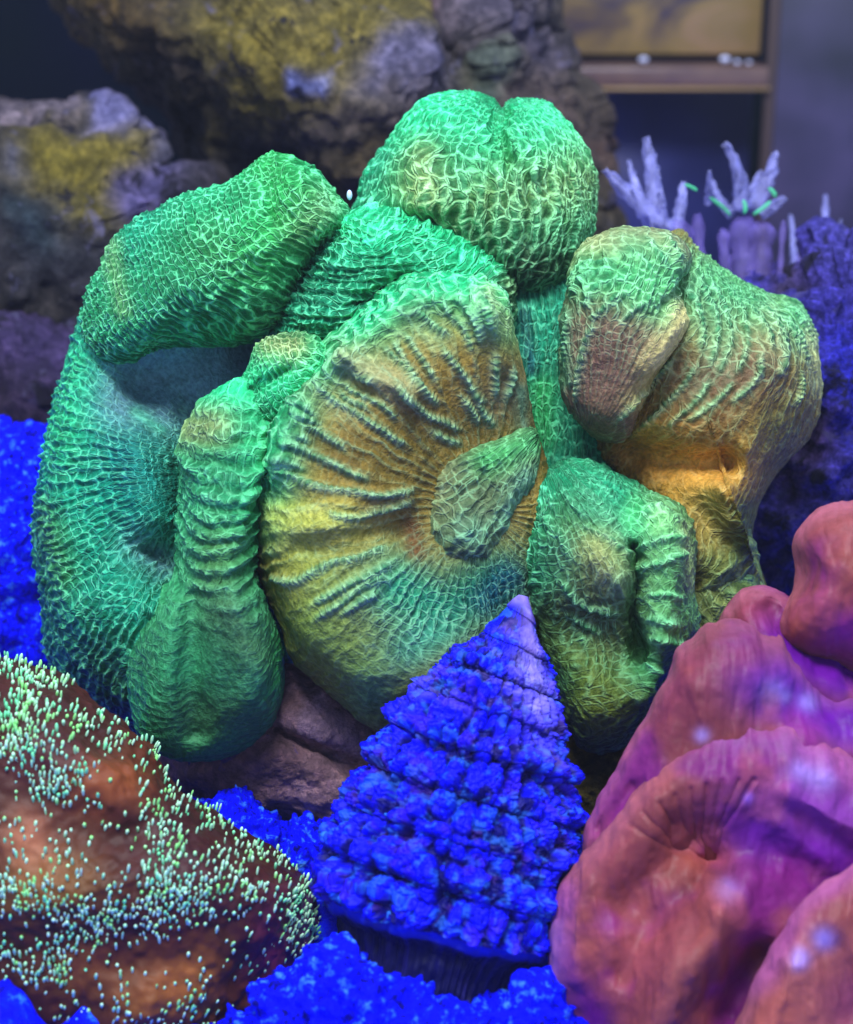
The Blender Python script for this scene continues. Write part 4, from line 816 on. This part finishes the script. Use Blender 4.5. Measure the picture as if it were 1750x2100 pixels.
# ------------------------------------------------------------------ brown coral with pale tentacles
def brown_coral():
    root = empty('speckled_coral', 'rusty brown coral mound covered in pale mint tentacle tips at the lower left', 'coral', (0, 0, 0))
    P, px, py, t, fr = pillow([(-260, 1500), (-140, 1370), (0, 1352), (62, 1368), (135, 1398), (200, 1448), (255, 1492), (305, 1540), (345, 1590), (385, 1625), (450, 1665), (530, 1720), (600, 1785), (640, 1820), (656, 1870), (656, 1930), (630, 1990), (570, 2060), (530, 2140), (480, 2260), (300, 2400), (-50, 2450), (-300, 2300), (-360, 1900)],
        (160, 1900), 27.8, 2.6, back=2, p=2.2, step=3.0,
        bumps=[([(220, 1560), (240, 1640)], 60, .1), ([(60, 1500), (200, 1600), (330, 1650)], 50, .15), ([(80, 1640), (250, 1720)], 60, -.15), ([(50, 1860), (250, 1810), (520, 1790)], 70, .25), ([(250, 1960), (520, 1990)], 70, -.12), ([(300, 2070), (420, 2020)], 60, .15)], seed=3)
    n, fl = outward(P)
    P = P + n * (0.10 * fbm(P * 1.1, 4, 4) + .03 * fbm(P * 5, 5, 2))[..., None]
    n, fl = outward(P)
    col = field((0.045, 0.009, 0.007), [([(200, 1620), (260, 1590)], 55, (0.20, 0.05, 0.014), .85), ([(40, 1700), (70, 1760)], 50, (0.30, 0.10, 0.05), .8), ([(150, 1800), (60, 1830)], 60, (0.19, 0.075, 0.015), .7), ([(420, 2010), (300, 2080)], 60, (0.26, 0.085, 0.015), .85), ([(180, 2010), (480, 2060)], 60, (0.18, 0.05, 0.015), .5), ([(600, 1900), (560, 2000)], 60, (0.16, 0.02, 0.10), .8), ([(640, 1850), (650, 1950)], 25, (0.14, 0.04, 0.22), .8), ([(350, 1720), (450, 1850)], 60, (0.05, 0.012, 0.018), .6), ([(80, 1560)], 60, (.07, .015, .02), .6)], px, py, 3)
    col = np.clip(col * (1 + .35 * fbm(P * 1.7, 8, 4))[..., None], 0.003, .9)
    m = flesh_material('rusty_flesh', rough=.55, sss=.05, fine=5, spec=.2, mott=.35)
    body('coral_body', P, m, col, parent=root, flip=fl)
    # tentacle tips, thick in bands along the folds
    dens = field(0.10, [([(0, 1370), (90, 1400), (180, 1480), (320, 1580), (440, 1690), (600, 1790), (645, 1900)], 36, .75), ([(0, 1500), (110, 1560), (190, 1640)], 42, .8), ([(250, 1480), (330, 1540)], 30, .7), ([(300, 1700), (450, 1760)], 60, .3), ([(0, 1860), (110, 1870)], 34, .9), ([(150, 1930), (300, 1880), (470, 1800), (590, 1850)], 42, 1.0), ([(230, 1640), (250, 1600)], 44, .0), ([(160, 1690), (60, 1720)], 60, .06), ([(0, 2000), (150, 2010)], 60, .3), ([(300, 2010), (440, 2050)], 60, .12), ([(60, 1460)], 40, .6)], px, py)
    clump = smooth(-.15, .35, fbm(P * 1.9, 14, 3))
    dens = dens * (0.18 + .95 * clump) * (fr > .5)
    dens = dens * (.04 + np.clip(-(n @ FWD), 0, 1) ** 1.2)
    # area weights
    du = np.linalg.norm(np.roll(P, -1, 1) - P, axis=-1); dv = np.linalg.norm(np.roll(P, -1, 0) - P, axis=-1); dv[-1] = 0
    vis = ((px > -60) & (py < 2160) & (t < 1.0))
    wgt = (dens * du * dv * vis).ravel(); wgt /= wgt.sum()
    cnt = 3700
    idx = RNG.choice(len(wgt), cnt, p=wgt, replace=True)
    pts = P.reshape(-1, 3)[idx] + (RNG.rand(cnt, 3) - .5) * .06; nn = n.reshape(-1, 3)[idx]
    # drop those too close
    keep = []; cell = {}
    for i, q in enumerate(pts):
        kx = tuple(np.floor(q / .09).astype(int))
        ok = True
        for a in (-1, 0, 1):
            for b in (-1, 0, 1):
                for c in (-1, 0, 1):
                    for j in cell.get((kx[0] + a, kx[1] + b, kx[2] + c), ()):
                        if ((pts[j] - q) ** 2).sum() < .0030: ok = False; break
        if ok: cell.setdefault(kx, []).append(i); keep.append(i)
    pts = pts[keep]; nn = nn[keep]
    cnt = len(pts)
    mt, nt, b = newmat('pale_tentacle_tip')
    oi = N(nt, 'ShaderNodeObjectInfo')
    c = ramp(nt, tex_noise(nt, 3.0, 2), [(0.38, (0.22, 0.90, 0.45)), (0.5, (0.62, 1.0, 0.72)), (0.62, (0.32, 0.92, 0.28))])
    L(nt, c, b.inputs['Base Color']); b.inputs['Roughness'].default_value = .35
    # teardrop mesh, base at origin, pointing along z
    prof = [(0.0, .55), (.25, .8), (.55, 1.0), (.8, .8), (.95, .4)]
    V = []; ns = 7
    for z, r in prof:
        for k in range(ns):
            a = 2 * math.pi * k / ns; V.append((r * math.cos(a), r * math.sin(a), z))
    V.append((0, 0, 1.0)); top = len(V) - 1; F = []
    for i in range(len(prof) - 1):
        for k in range(ns):
            a, b2, c2, d2 = i * ns + k, i * ns + (k + 1) % ns, (i + 1) * ns + (k + 1) % ns, (i + 1) * ns + k
            F += [(a, b2, c2), (a, c2, d2)]
    for k in range(ns): F.append(((len(prof) - 1) * ns + k, (len(prof) - 1) * ns + (k + 1) % ns, top))
    V = np.array(V, float); F = np.array(F)
    me = mesh_from('tentacle', V, F, mt)
    up = UPV * 0.9 - FWD * .35
    dirs = nn * .45 + up[None] * 1.2 + RGT[None] * .18 + (RNG.rand(cnt, 3) - .5) * .5
    dirs /= np.linalg.norm(dirs, axis=1, keepdims=True)
    ln = .065 + .09 * RNG.rand(cnt); rd = .014 + .015 * RNG.rand(cnt)
    q = pts - CAM; dep = q @ FWD
    inview = (np.abs(q @ RGT / dep) < .2275) & (q @ UPV / dep > -.28)
    order = np.argsort(-(ln * rd / dep ** 2) * inview)
    first = order[:300]; rest = order[300:]
    for i in first:
        o = link('tentacle', me, root)
        o.location = Vector(pts[i] - nn[i] * .02); o.rotation_euler = Vector(dirs[i]).to_track_quat('Z', 'Y').to_euler(); o.scale = (rd[i], rd[i], ln[i])
    Vs = []
    for i in rest:
        mq = np.array(Vector(dirs[i]).to_track_quat('Z', 'Y').to_matrix())
        Vs.append((V * (rd[i], rd[i], ln[i])) @ mq.T + pts[i] - nn[i] * .02)
    Vs = np.concatenate(Vs); Fs = (F[None] + (np.arange(len(rest)) * len(V))[:, None, None]).reshape(-1, 3)
    tag(link('tentacles', mesh_from('tentacles', Vs, Fs, mt), root), kind='stuff')
brown_coral()

# ------------------------------------------------------------------ red coral
red = empty('fleshy_coral', 'smooth pinkish red coral with thick rolled folds at the lower right', 'coral', (0, 0, 0))
PINK = (0.19, 0.034, 0.045); MAU = (0.18, 0.012, 0.16); PURP = (0.11, 0.003, 0.27); ORED = (0.42, 0.11, 0.04); SAL = (0.26, 0.065, 0.065); LILAC_GLINT = (0.40, 0.30, 0.85)  # the pale violet tone paints wet highlights as soft spots
def rlobe(outline, centre, depth, T, cols, base=PINK, bumps=(), p=2.4, back=1.5, tilt=(0, 0), seed=0, label=None, name='fold'):
    P, px, py, t, fr = pillow(outline, centre, depth, T, back=back, p=p, tilt=tilt, bumps=bumps, step=2.8, seed=seed)
    n, fl = outward(P)
    st = np.stack([px / 95 + .3 * fbm(P * .5, 3, 2), py / 330, 0 * px], -1)
    P = P + n * (.05 * fbm(P * .9, seed, 3) + .045 * fbm(st * 2.6, seed + 4, 3) * fr + .012 * fbm(P * 6, seed + 6, 2))[..., None]
    col = field(base, cols, px, py, 3)
    k = smooth(.0, .7, fbm(P * .75, seed + 20, 4))[..., None] * .85; col = col * (1 - k) + np.array(MAU) * k
    k = smooth(.15, .7, fbm(P * 1.1 + 9, seed + 25, 4))[..., None] * .35; col = col * (1 - k) + np.array((.36, .08, .05)) * k
    k = (smooth(.80, 1.0, t) * .35 * fr)[..., None]; col = col * (1 - k) + np.array((.45, .14, .22)) * k
    col = np.clip(col * (1 + .22 * fbm(P * 1.1, seed + 8, 4))[..., None], .003, .95)
    o = body(name, P, M_red, col, parent=red, flip=fl)
    if label: o['label'] = label
rlobe([(1600, 1260), (1632, 1210), (1640, 1160), (1632, 1110), (1650, 1070), (1690, 1042), (1740, 1030), (1830, 1045), (1900, 1120), (1900, 1300), (1800, 1380), (1680, 1360), (1600, 1320)],
      (1750, 1200), 27.2, 1.6, [([(1640, 1100), (1640, 1220)], 20, (0.21, .035, .07), .7), ([(1720, 1290), (1800, 1300)], 50, MAU, .9), ([(1740, 1080)], 60, SAL, .7)], seed=1, label='round topmost knob of the red coral')
rlobe([(1400, 1330), (1460, 1300), (1485, 1245), (1520, 1212), (1570, 1205), (1620, 1225), (1680, 1290), (1800, 1380), (1900, 1500), (1700, 1560), (1500, 1500), (1420, 1420)],
      (1600, 1360), 27.3, 1.2, [([(1600, 1300), (1750, 1350)], 60, MAU, .85), ([(1620, 1330), (1740, 1400)], 50, PURP, .95)], seed=2, bumps=[([(1580, 1250), (1660, 1330), (1760, 1390)], 25, -.35)])
rlobe([(1190, 1780), (1196, 1700), (1240, 1615), (1290, 1530), (1340, 1440), (1375, 1372), (1392, 1325), (1440, 1290), (1500, 1268), (1570, 1290), (1640, 1350), (1720, 1420), (1850, 1480), (1900, 1650), (1700, 1800), (1400, 1850), (1230, 1850)],
      (1480, 1580), 26.6, 1.3, [([(1400, 1360), (1350, 1480), (1250, 1650)], 60, (0.21, .035, .07), .8), ([(1210, 1700), (1240, 1640)], 30, MAU, .8), ([(1560, 1390), (1740, 1470)], 66, (0.15, .02, .30), .95), ([(1600, 1420), (1740, 1480)], 45, PURP, .9), ([(1585, 1418)], 22, LILAC_GLINT, .5), ([(1612, 1428)], 12, LILAC_GLINT, .4), ([(1658, 1440)], 19, LILAC_GLINT, .5), ([(1440, 1508)], 15, LILAC_GLINT, .5), ([(1530, 1340)], 50, (0.21, .035, .07), .6)], seed=3, label='long rear fold of the red coral running down to the left',
      bumps=[([(1400, 1400), (1470, 1350), (1560, 1370)], 70, .15), ([(1590, 1440), (1720, 1490)], 50, -.15), ([(1230, 1700), (1300, 1620)], 20, -.2)])
rlobe([(1128, 1960), (1130, 1890), (1150, 1815), (1190, 1755), (1245, 1690), (1305, 1615), (1375, 1545), (1440, 1495), (1510, 1470), (1590, 1473), (1680, 1510), (1780, 1570), (1900, 1680), (1900, 2300), (1500, 2400), (1200, 2320), (1145, 2100)],
      (1500, 1900), 25.9, 1.2, [([(1140, 1830), (1145, 2000), (1180, 2120)], 34, (0.22, .03, .26), .9), ([(1190, 1760), (1400, 1530)], 26, (0.22, .045, .05), .6), ([(1480, 1510), (1600, 1510), (1730, 1560)], 50, (0.17, .03, .22), .9), ([(1350, 1700), (1400, 1650)], 60, (0.22, .045, .05), .8), ([(1440, 1760), (1490, 1750)], 28, (0.55, .12, .02), .85), ([(1560, 1700), (1720, 1760)], 95, PURP, .95), ([(1600, 1640), (1740, 1660)], 60, (0.20, 0.03, 0.30), .9), ([(1540, 1850), (1620, 1800)], 50, (0.18, 0.005, 0.16), .85), ([(1300, 1850), (1280, 1950)], 70, (0.28, .06, .07), .7), ([(1640, 1580), (1690, 1600)], 22, LILAC_GLINT, .42), ([(1690, 1925)], 24, LILAC_GLINT, .7), ([(1640, 1968)], 22, LILAC_GLINT, .7), ([(1535, 1638)], 13, (.2,.12,.9), .6), ([(1160, 2040), (1215, 2090)], 42, (0.09, .0, .16), .9), ([(1135, 1900), (1135, 2060)], 16, (0.25, .12, .5), .8), ([(1520, 1880), (1600, 1840)], 40, MAU, .7), ([(1340, 2150), (1400, 2010), (1480, 1900)], 44, SAL, .8), ([(1490, 1830)], 22, LILAC_GLINT, .35), ([(1530, 2000), (1500, 2100)], 26, (.14, .03, .10), .8)], seed=4, p=3.2,  # small violet spots are highlights put into the colour
      bumps=[([(1500, 1750), (1600, 1740), (1700, 1780)], 100, -.55), ([(1300, 1850), (1400, 1720)], 60, -.5), ([(1600, 1690), (1700, 1770)], 30, .22), ([(1620, 1630), (1760, 1710)], 26, .2), ([(1160, 1860), (1170, 2000)], 30, .15), ([(1460, 1765)], 26, -.35), ([(1330, 2150), (1390, 2010), (1490, 1890)], 50, .5), ([(1470, 1860), (1540, 1810)], 36, .25), ([(1560, 1960), (1500, 2080)], 34, -.5), ([(1270, 2000), (1330, 1900), (1430, 1820)], 30, -.2)] + [([(1290 + 32 * q, 1690 - 24 * q + 1.6 * q * q), (1370 + 14 * q, 1740 - 5 * q), (1440 + 4 * q, 1765)], 6.5, -.03 - .012 * (q % 3)) for q in range(9)],
      label='wide cupped front fold of the red coral')
rlobe([(1470, 2250), (1500, 2120), (1545, 2010), (1600, 1920), (1660, 1840), (1730, 1785), (1820, 1760), (1950, 1800), (1980, 2100), (1900, 2400), (1600, 2420)],
      (1720, 2090), 24.6, 1.0, [([(1540, 2020), (1650, 1860), (1760, 1780)], 26, (0.28, .05, .24), .85), ([(1700, 1900), (1760, 1860)], 40, (0.22, .045, .05), .8), ([(1690, 1925)], 22, LILAC_GLINT, .7), ([(1640, 1968)], 20, LILAC_GLINT, .7), ([(1740, 2060)], 60, MAU, .5), ([(1640, 2080), (1560, 2150)], 60, SAL, .8)], base=(0.30, .075, .075), seed=7, label='frontmost salmon fold of the red coral at the bottom right corner',
      bumps=[([(1700, 1960), (1750, 2060)], 50, -.25), ([(1620, 1980), (1560, 2130)], 40, .2)])

# ------------------------------------------------------------------ polyps
def tube(path, radii, n=10):
    path = np.asarray(path, float); m = len(path)
    T = np.gradient(path, axis=0); T /= np.linalg.norm(T, axis=1, keepdims=True)
    a = np.cross(T, FWD); a /= np.linalg.norm(a, axis=1, keepdims=True); b = np.cross(T, a)
    th = np.linspace(0, 2 * math.pi, n, endpoint=False)
    V = path[:, None] + np.asarray(radii)[:, None, None] * (np.cos(th)[None, :, None] * a[:, None] + np.sin(th)[None, :, None] * b[:, None])
    F = grid_faces(m, n)
    V = V.reshape(-1, 3)
    V = np.vstack([V, path[:1], path[-1:]]); c0, c1 = len(V) - 2, len(V) - 1
    F2 = [(c0, (k + 1) % n, k, k) for k in range(n)] + [(c1, (m - 1) * n + k, (m - 1) * n + (k + 1) % n, (m - 1) * n + (k + 1) % n) for k in range(n)]
    T3 = np.vstack([F[:, [0, 1, 2]], F[:, [0, 2, 3]], np.array(F2)[:, :3]])
    return V, T3
def lilac(name, col, trans, alpha=None):
    m, nt, b = newmat(name)
    c = ramp(nt, tex_noise(nt, 2.5, 4), [(.35, tuple(v * .5 for v in col)), (.6, col), (.75, tuple(min(1, v * 1.5) for v in col))])
    L(nt, c, b.inputs['Base Color']); b.inputs['Roughness'].default_value = .6
    b.inputs['Subsurface Weight'].default_value = .3; b.inputs['Subsurface Radius'].default_value = (.3, .3, .4); b.inputs['Subsurface Scale'].default_value = .3
    if alpha: b.inputs['Alpha'].default_value = alpha
    return m
M_ten = lilac('translucent_tentacle', (0.34, 0.34, 0.80), 0, .42)
M_gr = lilac('green_oral_tissue', (0.08, 0.70, 0.32), 0, .55)
M_tub = lilac('violet_tube', (0.24, 0.17, 0.62), 0, .28)
def polyp(label, d, base, tents, greens, cup=None):
    root = empty('polyp', label, 'polyp', (0, 0, 0), 'violet tube polyps behind the green coral')
    for tip, root_px, wdt, bend in tents:
        q = np.linspace(0, 1, 14)
        x = root_px[0] + (tip[0] - root_px[0]) * q + bend * np.sin(q * math.pi); y = root_px[1] + (tip[1] - root_px[1]) * q
        dd = d + 0.5 * math.sin(tip[0]) * q
        path = W(x, y, dd); r = wdt * K * d * np.interp(q, [0, .5, .85, 1], [1, .75, .5, .28]) * (1 + .12 * np.sin(q * 40 + tip[0]))
        V, F = tube(path, r, 14)
        V = V + (RNG.rand(*V.shape) - .5) * wdt * K * d * .45
        o = link('tentacle', mesh_from('tentacle', V, F, M_ten), root)
    for a, b2, wdt in greens:
        q = np.linspace(0, 1, 6); wdt = wdt * .75; path = W(a[0] + (b2[0] - a[0]) * q + 4 * np.sin(q * 3), a[1] + (b2[1] - a[1]) * q, np.full(6, d - .35))
        V, F = tube(path, wdt * K * d * np.array([.5, 1, 1, 1, .9, .4]))
        link('mouth_ray', mesh_from('mouth_ray', V, F, M_gr), root)
    if cup:
        for (x0, y0, x1, y1, wd) in cup:
            q = np.linspace(0, 1, 10); path = W(x0 + (x1 - x0) * q, y0 + (y1 - y0) * q, np.full(10, d + .1))
            V, F = tube(path, wd * K * d * np.interp(q, [0, .12, .5, 1], [.55, 1.0, .85, 1.2]) * (1 + .15 * np.sin(q * 17 + x0)), 18)
            V = V + (RNG.rand(*V.shape) - .5) * wd * K * d * .25
            link('tube', mesh_from('tube', V, F, M_tub), root)
polyp('left violet polyp with splayed pale tentacles above the right fold of the green coral', 35.5, None,
      [((1243, 350), (1370, 478), 23, 0), ((1326, 284), (1345, 450), 22, 4), ((1290, 330), (1330, 440), 12, -4), ((1402, 375), (1380, 490), 16, 4), ((1355, 390), (1360, 480), 13, 0)],
      [((1404, 378), (1430, 392), 5)], [(1385, 455, 1400, 570, 34), (1430, 440, 1438, 580, 14)])
polyp('middle violet polyp with upright frilly tentacles and bright green mouth rays', 36.5, None,
      [((1487, 293), (1520, 430), 18, 12), ((1505, 330), (1535, 430), 12, 6), ((1590, 312), (1545, 425), 20, 8), ((1460, 368), (1500, 440), 11, -6), ((1612, 405), (1560, 440), 14, 0), ((1560, 350), (1530, 430), 13, 0), ((1456, 350), (1452, 420), 8, 0)],
      [((1456, 405), (1498, 442), 6), ((1524, 410), (1526, 438), 6), ((1545, 440), (1580, 412), 6), ((1576, 385), (1590, 405), 6)],
      [(1482, 470, 1492, 590, 13), (1524, 448, 1528, 600, 34), (1563, 455, 1556, 600, 28), (1607, 452, 1598, 600, 7)])
polyp('right violet polyp, faint and blurred, with one tall thin tentacle by the purple rock', 38.5, None,
      [((1692, 400), (1685, 540), 13, 3), ((1622, 440), (1630, 560), 10, 2), ((1726, 450), (1705, 560), 8, 0)], [], [(1640, 520, 1650, 620, 16), (1680, 520, 1670, 620, 20), (1700, 530, 1690, 620, 12)])
# small bright bead in the gap, added to stand for a specular glint
mb = plain('glint_bead_skin', (0.55, 0.65, 1.0), .1, .9)
tag(link('glint_bubble', mesh_from('glint_bubble', ICO2_V * np.array((.045, .045, .085)) + W1(717, 400, 29.4), ICO2_F, mb)), 'tiny bright bead added as a glint in the dark gap above the green coral', 'bubble')

# ------------------------------------------------------------------ the water
hz = bpy.data.materials.new('tank_water_haze'); hz.use_nodes = True
nt = hz.node_tree; nt.nodes.remove(nt.nodes['Principled BSDF'])
pv = nt.nodes.new('ShaderNodeVolumePrincipled'); pv.inputs['Density'].default_value = 0.0004
pv.inputs['Color'].default_value = (0.7, 0.75, 1.0, 1); pv.inputs['Anisotropy'].default_value = 0.2
L(nt, pv.outputs[0], nt.nodes['Material Output'].inputs['Volume'])
o = box('haze', (-64, -3, -6.5), (64, 90, 62), hz)
tag(o, 'pale bluish haze of the tank water', None, None, 'stuff')
